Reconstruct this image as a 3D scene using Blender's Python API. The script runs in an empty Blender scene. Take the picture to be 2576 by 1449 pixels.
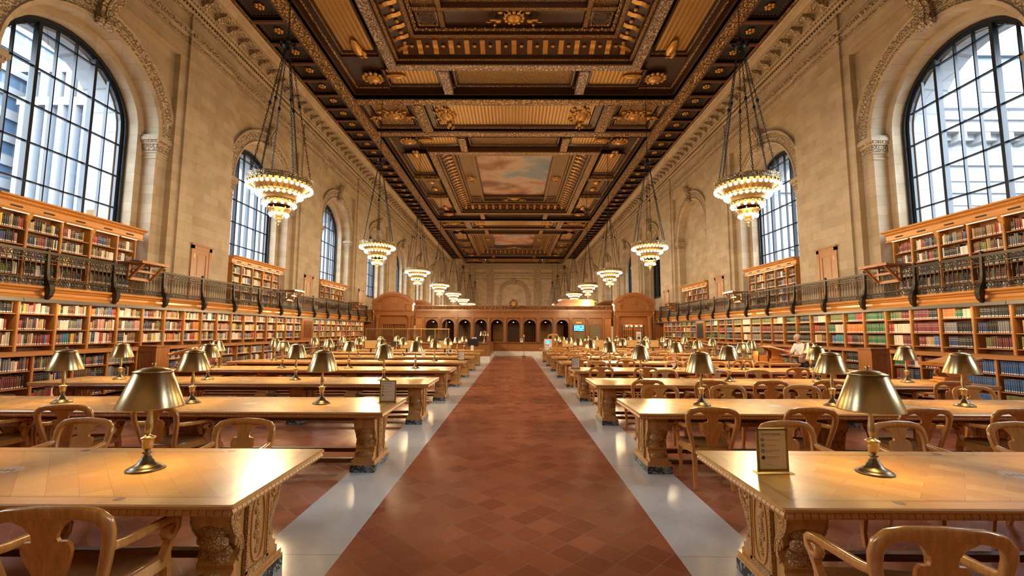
import bpy, math, random
from mathutils import Vector, Matrix
R=random.Random(7)
PI=math.pi
C=bpy.context.scene.collection
sin,cos,rad=math.sin,math.cos,math.radians
# ---------------------------------------------------------------- mesh builder
class MB:
    def __init__(s): s.v=[];s.f=[];s.m=[];s.sm=[];s.col=None
    def add(s,vs,fs,mi=0,sm=False):
        b=len(s.v); s.v.extend(vs)
        for f in fs: s.f.append([b+i for i in f]); s.m.append(mi); s.sm.append(sm)
        return s
    def quad(s,a,b,c,d,mi=0): return s.add([a,b,c,d],[(0,1,2,3)],mi)
    def box(s,x0,x1,y0,y1,z0,z1,mi=0):
        x0,x1=min(x0,x1),max(x0,x1);y0,y1=min(y0,y1),max(y0,y1);z0,z1=min(z0,z1),max(z0,z1)
        return s.add([(x0,y0,z0),(x1,y0,z0),(x1,y1,z0),(x0,y1,z0),(x0,y0,z1),(x1,y0,z1),(x1,y1,z1),(x0,y1,z1)],
          [(0,3,2,1),(4,5,6,7),(0,1,5,4),(1,2,6,5),(2,3,7,6),(3,0,4,7)],mi)
    def rbox(s,x0,x1,y0,y1,z0,z1,b=.01,mi=0):   # box with chamfered vertical and top edges
        x0,x1=min(x0,x1),max(x0,x1);y0,y1=min(y0,y1),max(y0,y1)
        def ring(i,z): return [(x0+i+b,y0+i,z),(x1-i-b,y0+i,z),(x1-i,y0+i+b,z),(x1-i,y1-i-b,z),(x1-i-b,y1-i,z),(x0+i+b,y1-i,z),(x0+i,y1-i-b,z),(x0+i,y0+i+b,z)]
        vs=ring(b,z0)+ring(0,z0+b)+ring(0,z1-b)+ring(b,z1); fs=[tuple(range(7,-1,-1)),tuple(range(24,32))]
        for k in range(3):
            for i in range(8): fs.append((k*8+i,k*8+(i+1)%8,k*8+8+(i+1)%8,k*8+8+i))
        return s.add(vs,fs,mi)
    def prism(s,poly,ax,a0,a1,mi=0,sm=False):
        # poly: 2D points in the two other axes (in x,y,z order), extruded along axis ax from a0 to a1
        def p3(p,a): return (a,p[0],p[1]) if ax==0 else ((p[0],a,p[1]) if ax==1 else (p[0],p[1],a))
        n=len(poly); vs=[p3(p,a0) for p in poly]+[p3(p,a1) for p in poly]
        s.add(vs,[tuple(range(n-1,-1,-1)),tuple(range(n,2*n))],mi)
        s.add(vs,[(i,(i+1)%n,n+(i+1)%n,n+i) for i in range(n)],mi,sm)
        return s
    def lathe(s,prof,seg=16,c=(0,0,0),mi=0,sm=True,a0=0):
        vs=[];fs=[];n=len(prof)
        for j in range(seg):
            a=a0+2*PI*j/seg
            for r,z in prof: vs.append((c[0]+r*cos(a),c[1]+r*sin(a),c[2]+z))
        for j in range(seg):
            k=(j+1)%seg
            for i in range(n-1): fs.append((j*n+i,k*n+i,k*n+i+1,j*n+i+1))
        return s.add(vs,fs,mi,sm)
    def sphere(s,c,r,seg=10,rings=6,mi=0,sc=(1,1,1)):
        prof=[(max(1e-4,r*sin(PI*i/rings)),-r*cos(PI*i/rings)) for i in range(rings+1)]
        b=len(s.v); s.lathe(prof,seg,(0,0,0),mi,True)
        for i in range(b,len(s.v)):
            x,y,z=s.v[i]; s.v[i]=(c[0]+x*sc[0],c[1]+y*sc[1],c[2]+z*sc[2])
        return s
    def sweep(s,path,cross,up=(0,0,1),scales=None,mi=0,sm=False,closed=False,caps=True):
        P=[Vector(p) for p in path]; n=len(P); m=len(cross); vs=[]; U=Vector(up)
        for i in range(n):
            if closed: t=P[(i+1)%n]-P[i-1]
            else: t=P[min(i+1,n-1)]-P[max(i-1,0)]
            t.normalize(); side=t.cross(U)
            if side.length<1e-4: side=t.cross(Vector((0,1,0.01)))
            side.normalize(); u=side.cross(t); k=scales[i] if scales else 1.0
            ku,kv=k if isinstance(k,tuple) else (k,k)
            for a,b in cross: vs.append(tuple(P[i]+side*(a*ku)+u*(b*kv)))
        fs=[]
        for i in range(n if closed else n-1):
            j=(i+1)%n
            for k in range(m): fs.append((i*m+k,i*m+(k+1)%m,j*m+(k+1)%m,j*m+k))
        s.add(vs,fs,mi,sm)
        if caps and not closed: s.add(vs[:m]+vs[-m:],[tuple(range(m-1,-1,-1)),tuple(range(m,2*m))],mi)
        return s
    def tube(s,path,r,seg=6,mi=0,scales=None,closed=False):
        return s.sweep(path,[(r*cos(2*PI*k/seg),r*sin(2*PI*k/seg)) for k in range(seg)],(0.13,0.07,1),scales,mi,True,closed)
    def merge(s,o,M=None,mi=None):
        b=len(s.v)
        s.v.extend([tuple(M@Vector(p)) for p in o.v] if M is not None else o.v)
        for f,m,sm in zip(o.f,o.m,o.sm): s.f.append([b+i for i in f]); s.m.append(m if mi is None else mi); s.sm.append(sm)
        return s
    def mesh(s,name,mats):
        me=bpy.data.meshes.new(name); me.from_pydata(s.v,[],s.f)
        for m in (mats if isinstance(mats,(list,tuple)) else [mats]): me.materials.append(m)
        me.polygons.foreach_set('material_index',s.m); me.polygons.foreach_set('use_smooth',s.sm)
        if s.col:
            a=me.color_attributes.new('Col','FLOAT_COLOR','CORNER'); buf=[]
            for f,c in zip(s.f,s.col): buf.extend(list(c)*len(f))
            a.data.foreach_set('color',buf)
        me.update(); return me
    def build(s,name,mats,parent=None,loc=(0,0,0),rz=0):
        return put(name,s.mesh(name,mats),parent,loc,rz)
def put(name,me,parent=None,loc=(0,0,0),rz=0):
    o=bpy.data.objects.new(name,me); C.objects.link(o); o.location=loc; o.rotation_euler=(0,0,rz)
    if parent: o.parent=parent
    return o
def tag(o,label,cat,group=None):
    o['label']=label; o['category']=cat
    if group: o['group']=group
    return o
def struct(o): o['kind']='structure'; return o
def thing(name,label,cat,loc=(0,0,0),rz=0,group=None):
    o=bpy.data.objects.new(name,None); C.objects.link(o); o.location=loc; o.rotation_euler=(0,0,rz); o.empty_display_size=.05
    return tag(o,label,cat,group)
def copy_tree(o,loc=None,rz=None,label=None,group=None,parent=None,kids=None):
    if kids is None:
        kids={}
        for x in C.objects:
            if x.parent: kids.setdefault(x.parent.name,[]).append(x)
    c=o.copy(); C.objects.link(c); c.parent=parent
    if loc is not None: c.location=loc
    if rz is not None: c.rotation_euler=(0,0,rz)
    if label: c['label']=label
    if group: c['group']=group
    for ch in kids.get(o.name,[]): copy_tree(ch,parent=c,kids=kids)
    return c
def kidmap(o):
    k={}
    def rec(a):
        for x in a.children: k.setdefault(a.name,[]).append(x); rec(x)
    rec(o); return k
ORD='zeroth first second third fourth fifth sixth seventh eighth ninth tenth eleventh twelfth thirteenth fourteenth fifteenth sixteenth seventeenth eighteenth nineteenth twentieth'.split()
def ordn(n): return ORD[n] if n<len(ORD) else 'twenty-'+ORD[n-20] if n<30 else str(n)+'th'
def lerp(a,b,t): return a+(b-a)*t
# ---------------------------------------------------------------- materials
class NT:
    def __init__(s,name):
        s.m=bpy.data.materials.new(name); s.m.use_nodes=True; s.t=s.m.node_tree; s.t.nodes.clear()
        s.out=s.n('ShaderNodeOutputMaterial')
    def n(s,ty,ins=None,**kw):
        x=s.t.nodes.new(ty)
        for k,v in kw.items(): setattr(x,k,v)
        for k,v in (ins or {}).items():
            if hasattr(v,'is_linked') or hasattr(v,'links'): s.t.links.new(v,x.inputs[k])
            else: x.inputs[k].default_value=v
        return x
    def math(s,op,a,b=0.0,c=None):
        ins={0:a,1:b}
        if c is not None: ins[2]=c
        return s.n('ShaderNodeMath',ins,operation=op).outputs[0]
    def ramp(s,f,stops,interp='LINEAR'):
        x=s.n('ShaderNodeValToRGB',{0:f}); x.color_ramp.interpolation=interp; e=x.color_ramp.elements
        while len(e)<len(stops): e.new(.5)
        for el,(p,c) in zip(e,stops): el.position=p; el.color=(*c,1) if len(c)==3 else c
        return x.outputs[0]
    def mix(s,f,a,b,mode='MIX'):
        x=s.n('ShaderNodeMix',data_type='RGBA',blend_type=mode)
        for i,v in ((0,f),(6,a),(7,b)):
            if hasattr(v,'is_linked') or hasattr(v,'links'): s.t.links.new(v,x.inputs[i])
            else: x.inputs[i].default_value=v if i==0 else ((*v,1) if len(v)==3 else v)
        return x.outputs[2]
    def coord(s,which='Object'): return s.n('ShaderNodeTexCoord').outputs[which]
    def noise(s,vec,scale,detail=3,rough=.5,dist=0): return s.n('ShaderNodeTexNoise',{'Vector':vec,'Scale':scale,'Detail':detail,'Roughness':rough,'Distortion':dist}).outputs[0]
    def map(s,vec,sc=(1,1,1),rot=(0,0,0),loc=(0,0,0)): return s.n('ShaderNodeMapping',{'Vector':vec,'Location':loc,'Rotation':rot,'Scale':sc}).outputs[0]
    def bump(s,h,st=.3,d=.01): return s.n('ShaderNodeBump',{'Height':h,'Strength':st,'Distance':d}).outputs[0]
    def bsdf(s,base,rough=.5,metal=0.0,normal=None,**kw):
        ins={'Base Color':base if not isinstance(base,tuple) else (*base,1)[:4],'Roughness':rough,'Metallic':metal}
        if normal is not None: ins['Normal']=normal
        ins.update({k.replace('_',' '):v for k,v in kw.items()})
        x=s.n('ShaderNodeBsdfPrincipled',ins); s.t.links.new(x.outputs[0],s.out.inputs[0]); return s.m
M={}
def plain(name,c,rough=.5,metal=0.0,**kw): M[name]=NT(name).bsdf(c,rough,metal,**kw); return M[name]
def emit(name,c,st,sampling='AUTO'):
    t=NT(name); e=t.n('ShaderNodeEmission',{'Color':(*c,1),'Strength':st}); t.t.links.new(e.outputs[0],t.out.inputs[0]); M[name]=t.m
    t.m.cycles.emission_sampling=sampling; return t.m
def plight(name,parent,loc,power,col,r=.04):
    d=bpy.data.lights.get(name) or bpy.data.lights.new(name,'POINT'); d.energy=power; d.color=col; d.shadow_soft_size=r
    o=bpy.data.objects.new(name,d); C.objects.link(o); o.location=loc; o.parent=parent; return o
def pspot(name,parent,loc,power,col,r=.04,ang=130):
    d=bpy.data.lights.get(name) or bpy.data.lights.new(name,'SPOT'); d.energy=power; d.color=col; d.shadow_soft_size=r; d.spot_size=rad(ang); d.spot_blend=.35
    o=bpy.data.objects.new(name,d); C.objects.link(o); o.location=loc; o.parent=parent; return o
def stone():
    t=NT('limestone_blocks'); co=t.coord(); sp=t.n('ShaderNodeSeparateXYZ',{0:co}).outputs
    u=t.math('ADD',sp[0],sp[1]); vec=t.n('ShaderNodeCombineXYZ',{0:u,1:sp[2],2:0.0}).outputs[0]
    b=t.n('ShaderNodeTexBrick',{'Vector':vec,'Color1':(.27,.20,.12,1),'Color2':(.41,.325,.21,1),'Mortar':(.20,.145,.085,1),'Scale':1.0,'Mortar Size':.006,'Mortar Smooth':.2,'Bias':.1,'Brick Width':.82,'Row Height':.322})
    b.offset=.43; b.squash=1.0
    n1=t.noise(co,1.3,4,.6); n2=t.noise(t.map(vec,(3,14,1)),1.5,4,.6)
    c=t.mix(t.math('MULTIPLY',n2,.55),b.outputs[0],(.44,.335,.205)); c=t.mix(t.ramp(n1,[(.35,(0,0,0)),(.75,(1,1,1))]),c,t.mix(.5,c,(.54,.45,.32)))
    h=t.math('MULTIPLY',b.outputs[1],-1.0)
    M['stone']=t.bsdf(c,.75,0,t.bump(t.math('ADD',h,t.math('MULTIPLY',n2,.2)),.45,.012))
stone()
def carved(name,c1,c2,scale,rough=.7,st=.8,d=.04,metal=0.0):
    t=NT(name); co=t.coord(); v=t.n('ShaderNodeTexVoronoi',{'Vector':co,'Scale':scale,'Randomness':.6}); n=t.noise(co,scale*1.7,3)
    w=t.math('SINE',t.math('ADD',t.math('MULTIPLY',v.outputs[0],16.0),t.math('MULTIPLY',n,5.0))); h=t.math('ADD',t.math('MULTIPLY',w,.5),.5)
    c=t.mix(h,c1,c2); me=t.math('MULTIPLY',h,metal)
    M[name]=t.bsdf(c,rough,me,t.bump(h,st,d))
carved('stone_carved',(.20,.14,.08),(.50,.40,.26),6.0)
carved('gilt_scroll',(.050,.020,.008),(.56,.33,.10),3.6,.38,.9,.05,.75)
carved('gilt_fine',(.055,.022,.009),(.50,.29,.085),9.0,.4,.8,.03,.7)
carved('gilt_lilac',(.10,.055,.045),(.50,.37,.24),4.2,.45,.8,.04,.45)
carved('oak_carved',(.30,.135,.038),(.66,.37,.125),34.0,.42,.7,.006)
carved('walnut_carved',(.055,.018,.006),(.42,.19,.055),7.0,.45,.8,.03)
carved('iron_scroll',(.03,.025,.02),(.36,.29,.20),26.0,.42,.9,.012,.85)
carved('brass_pierced',(.03,.02,.008),(.75,.55,.25),14.0,.32,.9,.02,.9)
def wood(name,c1,c2,sc=(1,12,12),rough=.35,bump=.08,coat=0.0,band=1.0):
    t=NT(name); co=t.coord(); v=t.map(co,sc); n=t.noise(v,2.2,5,.62,.6); n2=t.noise(co,.9,2)
    c=t.mix(t.ramp(n,[(.3,(0,0,0)),(.72,(1,1,1))]),c1,c2); c=t.mix(t.math('MULTIPLY',n2,.35*band),c,tuple(x*.55 for x in c1))
    M[name]=t.bsdf(c,rough,0,t.bump(n,bump,.004),Coat_Weight=coat,Coat_Roughness=.12)
wood('oak_x',(.50,.22,.055),(.74,.40,.12),(.9,14,14),.34,.08,.25)
wood('oak_y',(.50,.22,.055),(.74,.40,.12),(14,.9,14),.34,.08,.25)
wood('oak_z',(.50,.22,.055),(.74,.40,.12),(14,14,.9),.34,.08,.25)
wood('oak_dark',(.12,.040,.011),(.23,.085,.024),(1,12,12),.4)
wood('case_z',(.40,.155,.035),(.62,.285,.075),(14,14,.8),.4)
wood('case_y',(.34,.125,.030),(.55,.245,.066),(14,.8,14),.4)
wood('case_back',(.17,.065,.017),(.27,.115,.033),(14,14,.8),.5)
wood('fascia',(.50,.205,.045),(.72,.345,.085),(14,.6,14),.34,.06,.2)
wood('chair_oak',(.50,.195,.036),(.74,.35,.085),(22,22,2.2),.27,.06,.5,.6)
wood('chair_seat',(.24,.095,.027),(.42,.19,.055),(24,3,24),.3,.06,.3)
wood('panel_wood',(.23,.078,.020),(.42,.165,.042),(14,14,.7),.36,.08,.25)
wood('panel_dark',(.13,.042,.012),(.25,.088,.024),(14,14,.7),.4,.08,.2)
wood('door_wood',(.33,.15,.062),(.47,.24,.105),(18,18,1.0),.38,.06,.2)
wood('ceil_dark',(.030,.011,.005),(.062,.024,.010),(4,4,4),.42,.15,.1)
wood('ceil_brown',(.060,.025,.012),(.12,.052,.026),(5,5,5),.42,.12,.1)
wood('ceil_red',(.10,.026,.014),(.19,.062,.036),(2,14,4),.45,.12)
wood('ceil_blue',(.018,.015,.014),(.036,.030,.028),(5,5,5),.5,.1)
def parquet():
    t=NT('oak_parquet'); co=t.coord(); v=t.map(co,(1,1,1),(0,0,rad(45)))
    b=t.n('ShaderNodeTexBrick',{'Vector':v,'Color1':(.64,.315,.070,1),'Color2':(.82,.475,.135,1),'Mortar':(.48,.23,.06,1),'Scale':1.0,'Mortar Size':.0014,'Bias':0.0,'Brick Width':.36,'Row Height':.14})
    g=t.noise(t.map(co,(5,60,1),(0,0,rad(45))),1.6,4,.6)
    base=t.mix(t.math('MULTIPLY',g,.4),b.outputs[0],(.52,.24,.065))
    sp=t.n('ShaderNodeSeparateXYZ',{0:co}).outputs
    # plain straight-grain border with two dark inlay lines
    dx=t.math('SUBTRACT',3.59,t.math('ABSOLUTE',sp[0])); dy=t.math('SUBTRACT',.585,t.math('ABSOLUTE',sp[1])); dd=t.math('MINIMUM',dx,dy)
    bord=t.math('LESS_THAN',dd,.11); gb=t.noise(t.map(co,(1.2,40,1)),1.6,4,.6)
    base=t.mix(bord,base,t.mix(gb,(.56,.27,.075),(.76,.43,.15)))
    ln=t.math('MAXIMUM',t.math('COMPARE',dd,.112,.0035),t.math('COMPARE',dd,.128,.002))
    base=t.mix(t.math('MULTIPLY',ln,.75),base,(.13,.05,.015))
    ro=t.math('ADD',t.math('MULTIPLY',t.noise(co,1.6,2),.10),.22)
    M['parquet']=t.bsdf(base,ro,0,None,Coat_Weight=.15,Coat_Roughness=.18)
parquet()
def tiles():
    t=NT('terracotta_tiles'); co=t.coord(); k=.2285
    v=t.map(co,(1,1,1),(0,0,rad(45)),(0,0,0)); v=t.n('ShaderNodeVectorMath',{0:v,1:(2.339+40*k,-2.311+40*k,0)},operation='ADD').outputs[0]
    b=t.n('ShaderNodeTexBrick',{'Vector':v,'Color1':(.30,.072,.032,1),'Color2':(.50,.155,.068,1),'Mortar':(.33,.19,.14,1),'Scale':1.0,'Mortar Size':.0045,'Mortar Smooth':.1,'Bias':0.0,'Brick Width':k,'Row Height':k})
    b.offset=0.0
    n=t.noise(co,1.4,4,.6); n2=t.noise(co,9,3)
    c=t.mix(t.math('MULTIPLY',n,.35),b.outputs[0],(.40,.15,.065)); c=t.mix(t.math('MULTIPLY',n2,.3),c,(.26,.06,.028))
    ro=t.math('ADD',t.math('MULTIPLY',t.noise(co,2.5,2),.12),.20)
    h=t.math('ADD',t.math('MULTIPLY',b.outputs[1],-1.0),t.math('MULTIPLY',t.noise(co,3,2),.12))
    M['tiles']=t.bsdf(c,ro,0,t.bump(h,.25,.006),Specular_IOR_Level=.55)
tiles()
def marble(name,c1,c2,c3,scale,rough,joint=None):
    t=NT(name); co=t.coord(); n=t.noise(co,scale,6,.65,1.2)
    c=t.ramp(n,[(.3,c1),(.5,c2),(.56,c3),(.62,c2)])
    if joint:
        sp=t.n('ShaderNodeSeparateXYZ',{0:co}).outputs; f=t.math('FRACT',t.math('ADD',t.math('DIVIDE',sp[1],joint),.44))
        c=t.mix(t.math('LESS_THAN',f,.003),c,(.35,.32,.28))
    M[name]=t.bsdf(c,rough)
marble('white_marble',(.60,.57,.52),(.70,.67,.62),(.66,.63,.58),1.6,.13,2.28)
marble('black_marble',(.012,.018,.018),(.018,.026,.026),(.35,.40,.40),11,.18)
marble('plinth_marble',(.62,.58,.52),(.72,.68,.62),(.55,.5,.44),3,.25)
def brushed(name,c,rough,st=.25,an=.0):
    t=NT(name); co=t.coord(); n=t.noise(t.map(co,(2,2,150)),1.4,3)
    cc=t.mix(t.math('MULTIPLY',n,st),c,tuple(x*.45 for x in c)); ro=t.math('ADD',t.math('MULTIPLY',n,.12),rough)
    M[name]=t.bsdf(cc,ro,1.0,None,Anisotropic=an,Anisotropic_Rotation=.25,Tangent=t.n('ShaderNodeTangent',direction_type='RADIAL',axis='Z').outputs[0])
brushed('brass_shade',(.66,.52,.27),.27,.25,.8); brushed('brass_stem',(.56,.42,.20),.26)
brushed('bronze',(.20,.15,.09),.32); plain('brass',(.72,.52,.22),.28,1.0); plain('iron',(.060,.050,.040),.45,.7); plain('bowl_bronze',(.22,.13,.045),.45,.8); plain('chain_iron',(.02,.018,.016),.5,.6); plain('window_iron',(.018,.024,.033),.4,.3)
plain('gold_leaf',(.50,.28,.075),.42,.85); plain('gold_pale',(.55,.42,.26),.5,.5); plain('steel_grey',(.17,.16,.15),.4,.6)
plain('dark_void',(.012,.008,.006),.6); plain('black_plastic',(.018,.019,.022),.4); plain('white_plastic',(.72,.70,.66),.45); plain('paper',(.80,.74,.66),.7)
plain('sign_frame',(.30,.23,.045),.35,.3); plain('ink',(.05,.045,.04),.7); plain('green_board',(.17,.15,.075),.7); plain('medallion',(.74,.66,.50),.3); plain('inlay_dark',(.16,.085,.035),.35)
plain('skin',(.55,.30,.21),.5); plain('grey_hair',(.42,.40,.38),.7); plain('shirt_white',(.74,.72,.70),.75); plain('trousers',(.025,.022,.025),.8); plain('leather',(.03,.018,.012),.5)
plain('book_paper',(.72,.66,.54),.8); plain('book_tag',(.80,.78,.74),.7); plain('drape',(.70,.50,.28),.8); plain('purple_cloth',(.20,.15,.24),.7)
def imbricate():
    t=NT('gilt_panel'); co=t.coord(); sp=t.n('ShaderNodeSeparateXYZ',{0:t.map(co,(5,5,1))}).outputs
    w=t.math('ADD',t.math('ABSOLUTE',t.math('SINE',t.math('MULTIPLY',sp[0],PI))),sp[1]); f=t.math('FRACT',t.math('MULTIPLY',w,1.5))
    c=t.mix(t.math('MULTIPLY',t.math('GREATER_THAN',f,.8),.7),(.44,.25,.065),(.15,.07,.02)); c=t.mix(t.math('MULTIPLY',t.noise(co,1.1,3),.4),c,(.24,.13,.035))
    M['gilt_panel']=t.bsdf(c,.42,.6,t.bump(f,.4,.02))
imbricate()
def mural():
    t=NT('painted_clouds'); co=t.coord(); n=t.noise(t.map(co,(.30,.34,1),(0,0,0),(3.1,1.7,0)),.95,8,.52,.15)
    c=t.ramp(n,[(.30,(.11,.065,.04)),(.41,(.26,.15,.09)),(.48,(.42,.25,.16)),(.53,(.50,.36,.25)),(.57,(.38,.36,.33)),(.63,(.24,.29,.33)),(.8,(.19,.26,.33))])
    M['mural']=t.bsdf(c,.8)
mural()
def glass():
    t=NT('window_glass'); tr=t.n('ShaderNodeBsdfTransparent',{0:(.94,.97,1.0,1)}); g=t.n('ShaderNodeBsdfGlossy',{'Color':(1,1,1,1),'Roughness':.03})
    mx=t.n('ShaderNodeMixShader',{0:.06,1:tr.outputs[0],2:g.outputs[0]}); t.t.links.new(mx.outputs[0],t.out.inputs[0]); M['glass']=t.m
    t=NT('screen_glass'); tr=t.n('ShaderNodeBsdfTransparent',{0:(.72,.66,.5,1)}); g=t.n('ShaderNodeBsdfGlossy',{'Color':(1,1,1,1),'Roughness':.08})
    mx=t.n('ShaderNodeMixShader',{0:.12,1:tr.outputs[0],2:g.outputs[0]}); t.t.links.new(mx.outputs[0],t.out.inputs[0]); M['screen_glass']=t.m
glass()
def bookmats():
    t=NT('book_cloth'); c=t.n('ShaderNodeObjectInfo').outputs['Color']; z=t.n('ShaderNodeSeparateXYZ',{0:t.coord()}).outputs[2]
    ln=t.math('MAXIMUM',t.math('COMPARE',z,.80,.012),t.math('COMPARE',z,.66,.010)); n=t.noise(t.coord(),6,3)
    cc=t.mix(t.math('MULTIPLY',ln,.5),c,(.62,.5,.28)); cc=t.mix(t.math('MULTIPLY',n,.25),cc,(.05,.04,.03)); M['book']=t.bsdf(cc,.55)
    t=NT('book_cloth_many'); c=t.n('ShaderNodeAttribute',attribute_name='Col').outputs[0]; M['books']=t.bsdf(c,.55)
bookmats()
def facade(name,c1,c2,w,h,mort,cm,rough=.6):
    t=NT(name); sp=t.n('ShaderNodeSeparateXYZ',{0:t.coord()}).outputs; vec=t.n('ShaderNodeCombineXYZ',{0:t.math('ADD',sp[0],sp[1]),1:sp[2],2:0.0}).outputs[0]
    b=t.n('ShaderNodeTexBrick',{'Vector':vec,'Color1':(*c1,1),'Color2':(*c2,1),'Mortar':(*cm,1),'Scale':1.0,'Mortar Size':mort,'Mortar Smooth':0.0,'Brick Width':w,'Row Height':h}); b.offset=0.0
    M[name]=t.bsdf(b.outputs[0],rough)
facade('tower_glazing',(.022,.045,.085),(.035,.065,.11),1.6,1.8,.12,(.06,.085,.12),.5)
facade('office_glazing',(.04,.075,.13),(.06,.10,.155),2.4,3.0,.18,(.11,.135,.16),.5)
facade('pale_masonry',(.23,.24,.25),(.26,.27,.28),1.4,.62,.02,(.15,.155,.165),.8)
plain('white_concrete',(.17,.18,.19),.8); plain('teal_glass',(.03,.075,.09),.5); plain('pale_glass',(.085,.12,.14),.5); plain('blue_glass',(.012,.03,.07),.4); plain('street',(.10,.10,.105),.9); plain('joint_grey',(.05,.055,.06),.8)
SKY=11.0
EXPO=.92
BULB=11
LAMP=6.0
LAMPW=13.0
CHANW=380.0
SHELF=9.0
STRIP=3.5
# ---------------------------------------------------------------- room numbers (metres; x across, y down the hall, z up)
XP,XI,XA=11.50,11.58,11.78          # pilaster face, strip beside it, arch wall
XR,XG=12.24,12.66                   # step in the reveal, glass
BAY=8.6; YC=[3.25+BAY*k for k in range(9)]; PIL=[YC[0]-4.3+BAY*k for k in range(10)]
ZS,RO_,RI=8.10,2.28,2.05            # springing, outer and inner opening radius
ZGAL=2.69; ZCEIL=13.95; Y0,YEND=-3.2,81.0
def arcpts(yc,r,zs,z0,n=20):
    return [(yc-r,z0)]+[(yc-r*cos(PI*i/n),zs+r*sin(PI*i/n)) for i in range(n+1)]+[(yc+r,z0)]
def arch_sheet(mb,x,y0,y1,z0,z1,yc,r,zs,mi=0,n=20):
    mb.quad((x,y0,z0),(x,yc-r,z0),(x,yc-r,z1),(x,y0,z1),mi); mb.quad((x,yc+r,z0),(x,y1,z0),(x,y1,z1),(x,yc+r,z1),mi)
    p=arcpts(yc,r,zs,z0,n)[1:-1]
    for a,b in zip(p,p[1:]): mb.quad((x,a[0],a[1]),(x,b[0],b[1]),(x,b[0],z1),(x,a[0],z1),mi)
def reveal(mb,x0,x1,yc,r0,r1,zs,z0,mi=0,n=20):
    p=arcpts(yc,r0,zs,z0,n); q=arcpts(yc,r1,zs,z0,n)
    for i in range(len(p)-1): mb.quad((x0,*p[i]),(x0,*p[i+1]),(x1,*q[i+1]),(x1,*q[i]),mi)
# ---------------------------------------------------------------- floor
mb=MB(); mb.quad((-13,Y0,0),(13,Y0,0),(13,YEND+.5,0),(-13,YEND+.5,0)); fl=struct(mb.build('floor',M['tiles']))
for s in (-1,1):
    mb=MB(); mb.box(s*1.285,s*1.94,Y0,32.4,-.02,.004); struct(mb.build('trim_1',M['white_marble']))
mb=MB(); mb.box(-1.285,1.285,31.2,32.4,-.02,.004); struct(mb.build('trim_2',M['white_marble']))
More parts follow.
